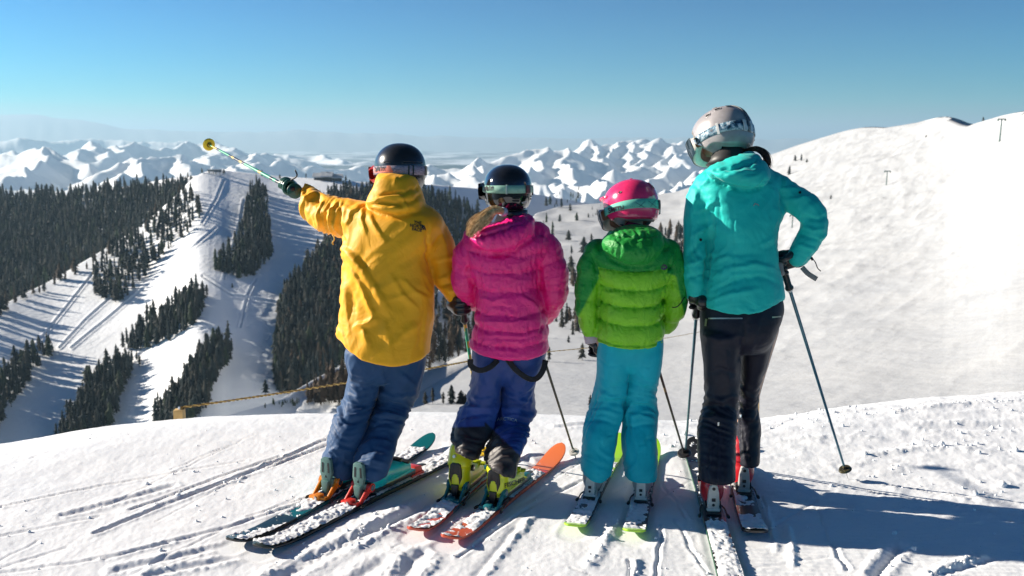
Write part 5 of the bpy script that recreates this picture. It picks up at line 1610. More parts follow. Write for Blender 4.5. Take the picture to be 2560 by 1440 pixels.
# ======== skier in the pink jacket
PL = G(1180, 1262); pnk = empty('person', tuple(PL), 'person in pink puffer jacket with blond ponytail and lime ski boots', 'person', 'skiers standing in a row')
OR = (.80, .17, .05)
def orange_top(n):
    return banded(n, [(0, (.62, .10, .05)), (.30, (.55, .07, .05)), (.55, (.62, .08, .05)), (.98, (.03, .03, .03)), (.988, OR), (1.13, (.03, .02, .02)), (1.138, (.83, .20, .06))])
ski('p1', 'left orange ski of the skier in pink, its tail scraped red', (1036, 1346), (1284, 1130), .112, orange_top('topsheet_orange'), banded('ski_edge_orange', [(0, (.5, .08, .04)), (.3, (.03, .10, .12)), (.7, (.5, .06, .04))]),
    lambda t, x: np.where(t > .8, -.9, np.where(t < .22, .15 + .5 * np.abs(x), .9)), 3)
ski('p2', 'right orange ski of the skier in pink, with bright orange tip', (1120, 1366), (1404, 1138), .112, orange_top('topsheet_orange'), plain('ski_edge_orange', (.60, .085, .035), .4),
    lambda t, x: np.where(t > .74, -1.0 + .35 * (t < .93), np.where(t < .3, .25, np.where(t < .44, -.1, .8))), 4)
boots(pnk, PL, ('p1', 'p2'), ((1163, 1245), (1246, 1262)), (.70, .70, .01), (.76, .75, .015), (.02, .02, .02), plain('buckle_lime', (.55, .62, .02), .3), .93, 'pivot',
      (plain('binding_teal', (.01, .16, .19), .35),) * 2, plain('binding_black', (.012, .011, .013), .35))
v = Vol((-.36, 4.1, .14), (.22, 4.85, 1.02), .0075)
v.loft([(860, 1182, 1362, 4.46, .12), (900, 1182, 1358, 4.46, .118), (930, 1190, 1345, 4.47, .105), (955, 1215, 1300, 4.475, .08)], .1, .015)
v.loft([(860, 1181, 1254, 4.45, .115), (885, 1181, 1254, 4.45, .11), (940, 1180, 1252, 4.46, .11), (980, 1174, 1248, 4.47, .10), (1005, 1168, 1245, 4.48, .10), (1030, 1152, 1240, 4.47, .098), (1060, 1143, 1232, 4.43, .095), (1085, 1134, 1224, 4.40, .10), (1110, 1125, 1209, 4.37, .105), (1130, 1119, 1199, 4.35, .108), (1190, 1117, 1190, 4.33, .11)], .3, .012)
v.loft([(860, 1250, 1362, 4.47, .12), (885, 1250, 1362, 4.48, .115), (940, 1250, 1342, 4.49, .11), (980, 1249, 1332, 4.50, .105), (1010, 1245, 1333, 4.51, .105), (1030, 1243, 1337, 4.50, .105), (1050, 1240, 1325, 4.47, .098), (1075, 1236, 1319, 4.38, .105), (1105, 1227, 1306, 4.32, .11), (1140, 1213, 1294, 4.28, .115), (1165, 1208, 1288, 4.26, .12), (1225, 1205, 1286, 4.24, .12)], .3, .012)
hemcut(v, [(1100, 1118), (1119, 1126), (1150, 1142), (1187, 1158), (1200, 1162), (1203, 1158), (1212, 1163), (1240, 1170), (1262, 1178), (1290, 1190), (1310, 1192)], 4.22, .006)
PLC = [([(1150, 1025), (1190, 1018), (1235, 1000)], 6, .012), ([(1145, 1050), (1180, 1040), (1230, 1025)], 5, -.010), ([(1180, 990), (1210, 1000), (1245, 985)], 6, .010), ([(1265, 980), (1300, 1000), (1335, 1005)], 6, .012), ([(1250, 1010), (1290, 1015), (1330, 1030)], 5, -.011), ([(1260, 1040), (1290, 1038), (1325, 1045)], 6, .010), ([(1255, 1060), (1290, 1062), (1318, 1070)], 5, -.008),
       ([(1150, 1075), (1170, 1090), (1160, 1120)], 7, .006), ([(1240, 1090), (1260, 1120), (1255, 1150)], 7, .006), ([(1200, 930), (1210, 960), (1200, 990)], 8, .008), ([(1280, 930), (1275, 960), (1300, 985)], 8, .008), ([(1320, 940), (1310, 970)], 6, .008)]
kn2 = zrow(1020, 4.48); 
def pleg(V, N): return legs_fold(V, N, 12, .0062, kn2, zrow(1060, 4.45)) + creases(V, N, PLC)
def pcol(V, N):
    px, py = project(V[:, 0], V[:, 1], V[:, 2])
    dark = np.where(px < 1206 + (py - 1100) * -.15, smooth(1066, 1070, py + .04 * (px - 1150)), smooth(-2, 2, (py - 1078) - (px - 1237) * .96))
    knee = smooth(1018, 1022, py) * (1 - smooth(-2, 2, px - 1300 + (py - 1030) * .4)) * (1 - .0 * py)
    c = np.array([.010, .045, .22])[None] * (1 - knee[:, None]) + np.array([.030, .070, .30])[None] * knee[:, None]
    return c * (1 - dark[:, None]) + np.array([.020, .016, .020])[None] * dark[:, None]
M_BLUE = fabric('royal_blue_cloth', None, .5, .5, 9, .15, useattr=True, spec=.4)
tro2 = garment('trousers', v, M_BLUE, pnk, PL, pleg, pcol)
tb_ = bvh(tro2)
tv, tf = text_verts('ARCTICA', 1, .01)
decal('trouser_lettering', tv, tf, 1268, 1048, 12, -.08, tb_, plain('reflective_grey', (.35, .38, .45), .4), pnk, PL, .002, bend=-.06)
# braces hanging from the jacket hem
for nm, pp in (('brace', [(1176, 898, 4.30), (1178, 915, 4.32), (1200, 926, 4.31), (1225, 918, 4.31), (1245, 900, 4.33)]), ('brace', [(1268, 897, 4.32), (1290, 925, 4.325), (1320, 946, 4.33), (1342, 946, 4.335), (1358, 925, 4.34), (1364, 900, 4.35)])):
    tube_mesh(nm, catmull([P(*q) for q in pp], 26), .013, M_BLACKCLOTH, pnk, n=10, loc=PL, flat=.10, up=(0, 1, .1))
v = Vol((-.34, 4.15, .56), (.30, 4.86, 1.42), .0056)
SEAM = [905 + 12, 863, 826, 787, 727, 680, 636, 590, 550]
zs = sorted(zrow(s_, 4.30) for s_ in SEAM)
def pq(X, Y, Z):
    zz = Z + .010 * np.cos((X - .0) * 9) + .006 * n2(X * 14 + 0 * Y * 1 + Y * 3, 0 * Z + 0 * X + Y * 3 + 2.0)
    return .0120 * baffle(zz, zs)
v.loft([(550, 1245, 1325, 4.48, .09), (572, 1190, 1348, 4.47, .12), (590, 1168, 1368, 4.46, .135), (620, 1160, 1372, 4.46, .145), (660, 1164, 1354, 4.46, .145), (700, 1182, 1350, 4.46, .142), (740, 1191, 1352, 4.46, .142), (780, 1188, 1364, 4.46, .148), (820, 1184, 1371, 4.46, .152), (860, 1172, 1371, 4.46, .155), (884, 1170, 1371, 4.46, .155), (915, 1176, 1366, 4.46, .15)], -.15, .014, quilt=pq)
v.tube(T((1196, 606, 4.47, .072), (1172, 640, 4.47, .068), (1163, 690, 4.48, .064), (1168, 728, 4.51, .058), (1188, 752, 4.60, .050)), .010, quilt=([-.15, .12, .42, .72, 1.1], .016), n=17)
v.tube(T((1336, 598, 4.47, .080), (1366, 640, 4.47, .078), (1382, 700, 4.47, .072), (1380, 748, 4.50, .062), (1362, 786, 4.58, .048)), .010, quilt=([-.15, .08, .30, .55, .78, 1.1], .017), n=17)
v.loft([(534, 1296, 1333, 4.44, .06), (548, 1262, 1337, 4.41, .085), (565, 1205, 1338, 4.39, .10), (585, 1174, 1334, 4.38, .105), (602, 1172, 1320, 4.375, .10), (618, 1184, 1300, 4.375, .09), (632, 1205, 1275, 4.385, .07)], -.1, .010)
hemcut(v, [(1160, 876), (1171, 884), (1200, 896), (1259, 905), (1320, 904), (1375, 896)], 4.30, .02)
PJC = [([(1170, 588), (1215, 584), (1270, 565), (1325, 545)], 5, -.013), ([(1176, 603), (1200, 625), (1240, 634), (1285, 628), (1332, 590)], 5, -.015), ([(1262, 565), (1258, 590), (1264, 615)], 5, -.008), ([(1225, 590), (1230, 610), (1222, 626)], 5, .007), ([(1205, 595), (1210, 612)], 4, .007), ([(1190, 592), (1194, 608)], 4, .006), ([(1290, 575), (1296, 600), (1288, 620)], 5, .006), ([(1320, 560), (1300, 600)], 5, .006),
       ([(1206, 640), (1200, 690), (1204, 727)], 4, -.007), ([(1332, 640), (1338, 690), (1335, 750)], 4, -.007), ([(1348, 640), (1350, 700), (1348, 748)], 5, -.012), ([(1166, 640), (1180, 690), (1194, 740)], 5, -.010), ([(1195, 740), (1230, 752), (1262, 745)], 6, .006), ([(1300, 738), (1330, 755), (1350, 775)], 7, .010), ([(1350, 760), (1362, 790), (1372, 830)], 5, -.008), ([(1230, 760), (1290, 772)], 5, -.005), ([(1190, 800), (1260, 806), (1340, 798)], 6, .005), ([(1200, 842), (1290, 848), (1350, 838)], 5, -.005)]
# raised emblem on the back
E = [([(1238, 644), (1255, 658), (1238, 674)], 2.2, .004), ([(1275, 644), (1258, 658), (1275, 674)], 2.2, .004), ([(1232, 675), (1281, 675)], 2.0, .004), ([(1247, 644), (1257, 652), (1267, 644)], 2, .004), ([(1245, 672), (1257, 664), (1269, 672)], 2, .004)]
def pinch(V, seams_z, amp, fx=70, seed=0):
    """gathers beside the seams of a down jacket"""
    w = np.zeros(len(V))
    for z_ in seams_z: w = np.maximum(w, np.exp(-np.abs(V[:, 2] - z_ + .004 * n2(V[:, 0] * 14, V[:, 1] * 3)) / .016))
    g = n3(V[:, 0] * fx + 1.2 * n3(V[:, 0] * 12, V[:, 1] * 12, V[:, 2] * 12), V[:, 1] * 20, V[:, 2] * 9 + seed)
    return amp * w * g * 1.8
def pjf(V, N):
    return pinch(V, zs, .0062) + .0016 * wrinkle(V, 8, 8, 14, 21, .5) + .0010 * wrinkle(V, 22, 22, 22, 31, .3) + creases(V, N, PJC + E) - .003
M_PINK = fabric('pink_nylon', (.95, .011, .235), .38, .8, 30, .0, spec=.5, crinkle=.25)
jk2 = garment('jacket', v, M_PINK, pnk, PL, pjf, it=0)
body(pnk, PL, {'tubes': [T((1268, 480, 4.50, .055), (1268, 535, 4.50, .045), (1262, 620, 4.48, .09), (1268, 740, 4.46, .10), (1270, 860, 4.46, .10)), T((1195, 600, 4.48, .045), (1168, 690, 4.48, .035), (1195, 760, 4.62, .027), (1235, 760, 4.72, .03)), T((1335, 600, 4.48, .045), (1380, 700, 4.48, .036), (1358, 790, 4.60, .027), (1325, 785, 4.70, .03)),
      T((1225, 860, 4.46, .08), (1210, 1010, 4.48, .055), (1160, 1110, 4.38, .045), (1160, 1130, 4.36, .03)), T((1310, 860, 4.47, .08), (1290, 1010, 4.50, .055), (1250, 1120, 4.40, .045), (1250, 1150, 4.37, .03))], 'head': P(1268, 470, 4.54), 'yaw': .2})
M_GLOSS2 = plain('gloss_black_shell', (.008, .009, .012), .09, coat=.8)
h2, gs2, _, _ = helmet(pnk, PL, 1269, 474, 4.52, .108, .125, .113, .18, -.02, .0, M_GLOSS2, smithstrap('mint_strap', (.26, .48, .38), (0, 0, 0), False), 'p', el0=2, half=8, goggles=plain('goggle_black', (.02, .02, .02), .4), pads=M_BLACKCLOTH, elb=-42,
    vents=((8, -16, 7, 1.3, M_VENT), (8, -21, 7, 1.3, M_VENT), (60, -14, 6, 1.2, M_VENT), (60, -20, 6, 1.2, M_VENT)), buckles=((-12, 3, plain('clear_buckle', (.5, .6, .55), .2), .003, 1.15), (36, 16, M_BLACK, .003, 1.03), (78, 4, plain('clear_buckle', (.5, .6, .55), .2), .003, 1.1)))
sb2 = BVHTree.FromPolygons([tuple(q) for q in o_data[gs2.name][0]], [tuple(q) for q in o_data[gs2.name][1]])
tv, tf = text_verts('SMITH', 1, .04)
decal('strap_lettering', tv, tf, 1221, 470, 21, .1, sb2, M_BLACK, gs2, PL, .002, sx=.42)
hb2 = BVHTree.FromPolygons([tuple(q) for q in o_data[h2.name][0]], [tuple(q) for q in o_data[h2.name][1]])
tv, tf = text_verts('MIPS', 1, .02)
decal('helmet_lettering', tv, tf, 1311, 506, 7, .2, hb2, M_WHITEP, h2, PL, .001)
tube_mesh('neck_warmer', [P(1285, 545, 4.50), P(1290, 532, 4.50), P(1292, 520, 4.50)], [.062, .056, .052], banded('checked_cloth', [(0, (.02, .02, .03)), (1, (.02, .02, .03))]), pnk, n=24, loc=PL)
HBL = hairmat('blond_hair', (.38, .22, .09), (.85, .62, .34))
hair('ponytail', pnk, PL, [P(1258, 528, 4.38), P(1235, 526, 4.34), P(1210, 545, 4.315), P(1186, 566, 4.305), P(1168, 598, 4.31)], 420, .025, HBL, 3, .0018, curl=.004, ends=.65)
tube_mesh('hair_band', [P(1262, 530, 4.39), P(1254, 529, 4.375)], .02, plain('pale_band', (.45, .5, .6), .6), pnk, n=12, loc=PL)
sp_ = plain('dark_speckled_shaft', (.03, .035, .02), .35, coat=.4)
pole('thin black ski pole planted right of the pink jacket with a clear basket', P(1352, 872, 4.62), G(1441, 1150), sp_, basket=plain('clear_basket', (.5, .5, .48), .2), basket_r=.028, r=.0075, grip=False)
cord('wrist_loop', [P(1358, 905, 4.42), P(1366, 912, 4.40), P(1360, 930, 4.40), P(1350, 945, 4.40)], .003, plain('teal_cord', (.0, .3, .35), .5), pnk, PL)
tb2 = BVHTree.FromPolygons([tuple(q) for q in o_data['ski_boot.003'][0]], [tuple(q) for q in o_data['ski_boot.003'][1]])
bt = [o for o in pnk.children if o.name.startswith('ski_boot')][-1]
tv, tf = text_verts('FISCHER', 1, .03, .25)
decal('boot_lettering', tv, tf, 1286, 1207, 15, .30, tb2, M_BLACK, bt, PL, .0012)

# ======== child in the green jacket
GL = G(1540, 1240); grn = empty('person', tuple(GL), 'child in two-tone green puffer jacket, turquoise trousers and pink helmet', 'person', 'skiers standing in a row')
LIME = (.34, .62, .02)
def green_top(n, L): return banded(n, [(0, LIME), (.05, (.02, .02, .025)), (.50, (.05, .06, .05)), (L * .62, LIME), (L * .93, (.38, .75, .03))])
ski('g1', 'left lime-tipped ski of the child in green, angled outwards', (1433, 1336), (1549, 1112), .108, green_top('topsheet_lime', 1.3), banded('ski_edge_lime', [(0, LIME), (.12, (.015, .015, .02)), (.7, (.3, .6, .03))]), lambda t, x: np.where(t > .60, -.9 + .5 * (t < .72), np.where(t < .03, -1, .75 - .6 * (t < .16))), 5)
ski('g2', 'right lime-tipped ski of the child in green, pointing straight ahead', (1583, 1350), (1632, 1122), .108, green_top('topsheet_lime', 1.3), banded('ski_edge_lime', [(0, LIME), (.12, (.015, .015, .02)), (.7, (.3, .6, .03))]), lambda t, x: np.where(t > .6, -.9, np.where(t < .03, -1, .6 - .5 * np.abs(x) * (t > .1))), 6)
boots(grn, GL, ('g1', 'g2'), ((1482, 1240), (1593, 1247)), (.35, .36, .37), (.42, .43, .44), (.05, .05, .05), M_STEEL, .80, 'lever', (plain('binding_white', (.62, .62, .60), .35),) * 2, plain('binding_pale_grey', (.42, .42, .42), .4), screws=False)
v = Vol((.26, 4.1, .12), (.72, 4.75, .98), .0072)
v.loft([(830, 1497, 1652, 4.37, .115), (870, 1497, 1652, 4.37, .113), (900, 1502, 1645, 4.375, .10), (925, 1530, 1610, 4.38, .08)], .1, .012)
v.loft([(830, 1496, 1574, 4.37, .11), (855, 1494, 1574, 4.37, .11), (900, 1494, 1571, 4.37, .108), (950, 1493, 1566, 4.39, .10), (985, 1487, 1560, 4.41, .095), (1015, 1482, 1556, 4.42, .095), (1045, 1472, 1548, 4.40, .092), (1080, 1462, 1541, 4.37, .09), (1120, 1457, 1537, 4.35, .092), (1160, 1453, 1530, 4.33, .098), (1190, 1457, 1524, 4.32, .10), (1250, 1459, 1522, 4.315, .10)], .2, .010)
v.loft([(830, 1571, 1652, 4.37, .11), (855, 1571, 1656, 4.37, .11), (900, 1570, 1652, 4.37, .108), (950, 1565, 1643, 4.39, .10), (985, 1558, 1635, 4.41, .095), (1015, 1557, 1638, 4.42, .095), (1045, 1560, 1638, 4.40, .092), (1065, 1562, 1640, 4.385, .09), (1095, 1557, 1638, 4.36, .092), (1130, 1557, 1641, 4.34, .095), (1170, 1561, 1643, 4.32, .10), (1195, 1564, 1640, 4.315, .10), (1260, 1566, 1638, 4.31, .10)], .1, .010)
hemcut(v, [(1450, 1196), (1480, 1206), (1500, 1207), (1525, 1196), (1545, 1200), (1563, 1206), (1580, 1215), (1620, 1216), (1645, 1206)], 4.24, .005)
GC = [([(1500, 975), (1530, 990), (1560, 985)], 6, .009), ([(1485, 1005), (1520, 1000), (1552, 1012)], 5, -.009), ([(1475, 1030), (1515, 1022), (1548, 1035)], 6, .009), ([(1470, 1052), (1505, 1050), (1540, 1060)], 5, -.008), ([(1562, 985), (1600, 1000), (1636, 995)], 6, .009), ([(1560, 1015), (1595, 1010), (1636, 1022)], 5, -.009), ([(1565, 1040), (1600, 1035), (1636, 1050)], 6, .009), ([(1560, 1068), (1600, 1062), (1636, 1060)], 5, -.007),
      ([(1504, 1098), (1530, 1088), (1545, 1075)], 3, -.006), ([(1600, 1112), (1620, 1100), (1638, 1090)], 3, -.006), ([(1505, 1050), (1504, 1120), (1500, 1190)], 2.5, -.004), ([(1602, 930), (1600, 1030), (1602, 1200)], 2.5, -.004), ([(1530, 920), (1528, 1000)], 2.5, -.003), ([(1458, 1188), (1490, 1196), (1524, 1190)], 2.5, -.004), ([(1564, 1196), (1600, 1203), (1640, 1196)], 2.5, -.004), ([(1500, 895), (1520, 915), (1560, 910)], 2.5, -.004), ([(1590, 912), (1620, 918), (1648, 900)], 2.5, -.004)]
M_TURQ = fabric('turquoise_cloth', (.0, .43, .54), .6, .5, 9, .1)
tro3 = garment('trousers', v, M_TURQ, grn, GL, lambda V, N: legs_fold(V, N, 22, .0052, zrow(1015, 4.4), zrow(1050, 4.4)) + creases(V, N, GC))
v = Vol((.22, 4.05, .62), (.86, 4.72, 1.36), .0052)
gse = sorted(zrow(s_, 4.22) for s_ in (900, 866, 816, 770, 727, 680, 630, 585))
def gq(X, Y, Z):
    zz = Z + .006 * np.cos((X - .53) * 16) - .004 + .004 * n2(X * 16 + Y * 3, Y * 3 + 0 * X + 5.0)
    return .019 * baffle(zz, gse)
v.loft([(566, 1560, 1620, 4.37, .07), (590, 1525, 1655, 4.37, .10), (610, 1492, 1676, 4.37, .125), (640, 1482, 1688, 4.37, .14), (680, 1488, 1678, 4.37, .148), (730, 1501, 1660, 4.37, .15), (770, 1500, 1657, 4.37, .15), (815, 1495, 1659, 4.37, .152), (850, 1491, 1659, 4.37, .15), (890, 1496, 1652, 4.37, .145)], -.05, .010, quilt=gq)
v.tube(T((1496, 634, 4.37, .062), (1478, 668, 4.37, .060), (1472, 720, 4.38, .060), (1471, 765, 4.38, .058), (1474, 803, 4.39, .048), (1480, 836, 4.40, .038)), .008, quilt=([-.12, .10, .30, .52, .72, .90, 1.08], .016), n=19)
v.tube(T((1668, 634, 4.37, .062), (1684, 668, 4.37, .060), (1687, 720, 4.38, .060), (1684, 765, 4.40, .057), (1674, 800, 4.45, .044), (1660, 818, 4.50, .036)), .008, quilt=([-.12, .10, .30, .52, .74, 1.08], .016), n=19)
v.loft([(560, 1568, 1615, 4.33, .055), (572, 1538, 1644, 4.31, .08), (590, 1512, 1655, 4.29, .10), (612, 1504, 1659, 4.275, .11), (635, 1516, 1650, 4.27, .105), (655, 1542, 1634, 4.275, .085), (668, 1570, 1615, 4.29, .06)], -.05, .008)
hemcut(v, [(1480, 862), (1500, 868), (1540, 874), (1595, 876), (1640, 873), (1665, 866)], 4.22, .016)
GJC = [([(1505, 612), (1530, 650), (1570, 668), (1620, 665), (1656, 625)], 5, -.013), ([(1530, 582), (1560, 590), (1600, 592), (1648, 586)], 4, -.009), ([(1560, 610), (1565, 630), (1555, 650)], 6, .009), ([(1605, 610), (1615, 630), (1608, 650)], 6, .009), ([(1535, 600), (1550, 615)], 5, .007), ([(1630, 600), (1635, 625)], 5, .006), ([(1484, 640), (1492, 668), (1498, 700)], 4, -.010), ([(1680, 630), (1674, 670), (1666, 700)], 4, -.010), ([(1500, 725), (1498, 770), (1494, 830)], 5, -.012), ([(1658, 725), (1658, 780), (1660, 815)], 5, -.012), ([(1505, 727), (1530, 732), (1560, 728)], 4, .005), ([(1555, 566), (1590, 570), (1625, 574)], 3, -.005)]
def gcol(V, N):
    px, py = project(V[:, 0], V[:, 1], V[:, 2])
    zc = V[:, 2] - gse[5] + .006 * np.cos((V[:, 0] - .53) * 16) - .004
    yoke = smooth(-.0035, .0035, zc)
    la = px < 1497; ra = px > 1668
    lm = np.clip(smooth(-3, 3, (1452 + (780 - py) * .55) - px) + smooth(-3, 3, 686 - py - (px - 1470) * .35), 0, 1)
    rm = np.clip(smooth(-3, 3, px - (1712 - (790 - py) * .22)) + smooth(-3, 3, 690 - py + (px - 1690) * .35), 0, 1)
    d = np.where(la, lm, np.where(ra, rm, yoke))
    return np.array([.24, .62, .018])[None] * (1 - d[:, None]) + np.array([.004, .27, .030])[None] * d[:, None]
M_GREEN = fabric('green_nylon', None, .5, .9, 26, .05, useattr=True, spec=.4, crinkle=.18)
jk3 = garment('jacket', v, M_GREEN, grn, GL, lambda V, N: pinch(V, gse, .0058, 62, 3) + .0012 * wrinkle(V, 9, 9, 13, 41, .5) + .0007 * wrinkle(V, 24, 24, 24, 44, .3) + creases(V, N, GJC) - .002, gcol, it=0)
gb = bvh(jk3)
th_ = np.linspace(0, 2 * math.pi, 25)[:-1]
decal('jacket_badge', [(0, 0)] + [(math.cos(a_), math.sin(a_)) for a_ in th_], [(0, i + 1, (i + 1) % 24 + 1) for i in range(24)], 1660, 668, 7.2, 0, gb, plain('purple_badge', (.10, .012, .13), .5), grn, GL, .002)
tv, tf = text_verts('M', 1, .02)
decal('jacket_badge', tv, tf, 1660, 668, 9, 0, gb, plain('badge_green', (.1, .35, .1), .5), grn, GL, .0032)
body(grn, GL, {'tubes': [T((1580, 520, 4.42, .055), (1585, 570, 4.40, .042), (1582, 640, 4.38, .085), (1578, 740, 4.37, .095), (1575, 850, 4.37, .095)), T((1496, 640, 4.38, .04), (1468, 740, 4.38, .032), (1480, 850, 4.40, .024)), T((1668, 640, 4.38, .04), (1692, 740, 4.38, .032), (1650, 825, 4.52, .024)),
      T((1535, 850, 4.37, .075), (1520, 1015, 4.41, .05), (1495, 1120, 4.35, .04), (1495, 1170, 4.34, .026)), T((1615, 850, 4.37, .075), (1600, 1015, 4.41, .05), (1600, 1120, 4.34, .04), (1602, 1180, 4.34, .026))], 'head': P(1576, 512, 4.46), 'yaw': .6, 'hs': .95})
M_HPINK = plain('pink_shell', (.80, .028, .14), .16, coat=.7)
h3, gs3, _, _ = helmet(grn, GL, 1577, 516, 4.44, .114, .132, .118, .55, -.32, .08, M_HPINK, smithstrap('aqua_strap', (.13, .50, .40), (0, 0, 0), False), 'g', el0=-9, half=8.5, goggles=plain('goggle_grey', (.18, .18, .18), .4), pads=plain('grey_padding', (.22, .21, .22), .7), elb=-38,
    vents=((-20, 66, 5, 3, M_VENT), (22, 36, 4, 3, M_VENT), (22, 27, 5, 4, M_VENT), (48, 42, 4, 3, M_VENT), (-58, 20, 3, 2, M_VENT)), buckles=((30, 9, M_BLACK, .004, 1.12), (66, 14, plain('goggle_clip', (.25, .28, .3), .4), .007, 1.5)), brim=.022)
sb3 = BVHTree.FromPolygons([tuple(q) for q in o_data[gs3.name][0]], [tuple(q) for q in o_data[gs3.name][1]])
tv, tf = text_verts('SMITH', 1, .035)
decal('strap_lettering', tv, tf, 1541, 524, 19, .16, sb3, M_BLACK, gs3, GL, .002, sx=.75)
def line_decal(pts, w, n=6):
    V_, F_ = [], []
    for (x0, y0), (x1, y1) in pts:
        L_ = math.hypot(x1 - x0, y1 - y0); nx, ny = -(y1 - y0) / L_ * w, (x1 - x0) / L_ * w
        k = len(V_)
        for i in range(n + 1):
            f_ = i / n; x_, y_ = x0 + (x1 - x0) * f_, y0 + (y1 - y0) * f_
            V_ += [(x_ + nx, y_ + ny), (x_ - nx, y_ - ny)]
        for i in range(n): F_ += [(k + 2 * i, k + 2 * i + 1, k + 2 * i + 3), (k + 2 * i, k + 2 * i + 3, k + 2 * i + 2)]
    return V_, F_
V_, F_ = line_decal([((0, 9), (24, -9)), ((0, -9), (24, 9)), ((32, 9), (50, -9)), ((32, -9), (50, 9)), ((-10, 0), (-8, 0)), ((-5, 0), (-3, 0)), ((-15, 0), (-13, 0))], .5)
decal('strap_pattern', V_, F_, 1590, 515, 1, .12, sb3, plain('navy_print', (.01, .03, .08), .6), gs3, GL, .0016)
tube_mesh('glove_cuff', [P(1478, 826, 4.40), P(1482, 842, 4.40), P(1485, 853, 4.40)], [.038, .040, .041], plain('pale_lilac_cuff', (.52, .42, .47), .7), grn, n=20, loc=GL)
glove('glove', grn, GL, P(1484, 872, 4.42), (0.1, .5, .8), P(1481, 835, 4.40), gt, .72, P(1482, 850, 4.40))
tube_mesh('neck_warmer', [P(1598, 576, 4.38), P(1600, 568, 4.38), P(1602, 560, 4.38)], [.07, .066, .06], plain('crimson_fleece', (.25, .01, .05), .8), grn, n=20, loc=GL)
hair('hair', grn, GL, [P(1640, 575, 4.38), P(1655, 592, 4.36), P(1665, 605, 4.35)], 60, .010, hairmat('fair_hair', (.35, .24, .12), (.6, .48, .3)), 8, .0008)
cord('elastic_cord', [P(1712, 742, 4.32), P(1700, 760, 4.31), P(1690, 768, 4.31), P(1680, 768, 4.32)], .0025, M_BLACK, grn, GL)
pole('black ski pole with gold band planted right of the turquoise trousers', P(1625, 850, 4.58), G(1716, 1152), banded('black_gold_shaft', [(0, (.012, .012, .014)), (.48, (.25, .16, .07)), (.51, (.012, .012, .014))], 2), basket=M_BLACK, basket_r=.036, r=.0078, grip=False)

# ======== woman in the teal jacket
WL = G(1825, 1262); wom = empty('person', tuple(WL), 'woman in teal jacket and black trousers with right hand on her hip', 'person', 'skiers standing in a row')
ski('w1', 'left black ski of the woman in teal, running out at the bottom of the picture', (1850, 1530), (1733, 1122), .12, banded('topsheet_black_green', [(0, (.02, .02, .022)), (.9, (.03, .05, .035)), (1.3, (.10, .35, .05)), (1.42, (.02, .02, .02))]), plain('ski_edge_dark_green', (.02, .10, .05), .4), lambda t, x: np.where(t > .84, -.2, np.where(t < .42, .75, -.1)) - .4 * (np.abs(x) > .75), 7)
ski('w2', 'right black ski of the woman in teal, with a heap of snow on its tail', (1890, 1352), (1822, 1118), .122, plain('topsheet_black', (.02, .02, .022), .35, coat=.4), plain('ski_edge_black', (.02, .018, .018), .4), lambda t, x: np.where(t < .09, 1.2, np.where(t < .2, .55, np.where(t < .28, -.3, .1))), 8)
boots(wom, WL, ('w1', 'w2'), ((1796, 1276), (1861, 1228)), (.48, .012, .02), (.50, .015, .03), (.02, .02, .02), M_WHITEP, .92, 'lever', (plain('binding_bone', (.62, .58, .52), .3), plain('binding_light_grey', (.36, .37, .38), .35)), M_BLACK, screws=False)
v = Vol((.72, 4.0, .12), (1.28, 4.70, 1.06), .0075)
v.loft([(735, 1756, 1952, 4.36, .12), (770, 1752, 1957, 4.36, .13), (800, 1751, 1950, 4.36, .14), (830, 1752, 1938, 4.36, .14), (850, 1754, 1930, 4.36, .125), (880, 1765, 1910, 4.37, .09)], -.1, .02)
v.loft([(820, 1752, 1856, 4.34, .12), (870, 1754, 1852, 4.34, .115), (920, 1759, 1850, 4.34, .105), (960, 1762, 1846, 4.34, .10), (1000, 1762, 1844, 4.34, .095), (1030, 1755, 1842, 4.31, .09), (1070, 1746, 1839, 4.27, .09), (1110, 1745, 1837, 4.24, .095), (1150, 1745, 1838, 4.21, .10), (1190, 1747, 1838, 4.19, .105), (1262, 1748, 1837, 4.18, .105)], -.15, .010)
v.loft([(820, 1850, 1942, 4.40, .12), (870, 1850, 1928, 4.42, .11), (920, 1848, 1914, 4.45, .10), (960, 1846, 1898, 4.48, .092), (1000, 1843, 1892, 4.50, .088), (1030, 1842, 1894, 4.50, .086), (1065, 1842, 1901, 4.49, .09), (1100, 1842, 1901, 4.48, .095), (1140, 1842, 1899, 4.46, .10), (1222, 1842, 1896, 4.44, .10)], -.15, .010)
def wcut(X, Y, Z):
    return np.where(Y < 4.335, Z - zrow(1213, 4.10), Z - zrow(1172, 4.36)).astype(np.float32) + 0 * X
v.put(wcut, v.lo, v.lo + v.h * v.n, .005, 'cut')
WC = [([(1760, 835), (1800, 850), (1850, 838)], 7, .008), ([(1768, 930), (1805, 920), (1845, 935)], 7, -.007), ([(1765, 985), (1800, 1000), (1840, 990)], 7, .010), ([(1755, 1020), (1795, 1010), (1838, 1020)], 6, -.009), ([(1750, 1050), (1790, 1042), (1835, 1052)], 7, .009), ([(1850, 960), (1870, 985), (1892, 1000)], 6, .009), ([(1845, 1010), (1870, 1020), (1895, 1025)], 5, -.008), ([(1845, 1045), (1870, 1040), (1896, 1050)], 6, .008),
      ([(1797, 1062), (1775, 1140), (1768, 1210)], 2.5, -.008), ([(1797, 1062), (1808, 1140), (1812, 1212)], 2.5, -.008), ([(1797, 1075), (1796, 1140), (1792, 1210)], 7, -.012), ([(1853, 1042), (1862, 1100), (1876, 1170)], 2.5, -.008), ([(1853, 1042), (1848, 1110), (1846, 1170)], 2.5, -.008), ([(1870, 800), (1860, 850), (1850, 900)], 6, -.012), ([(1820, 850), (1815, 900), (1825, 960)], 8, .007), ([(1905, 790), (1890, 830), (1880, 880)], 7, .006)]
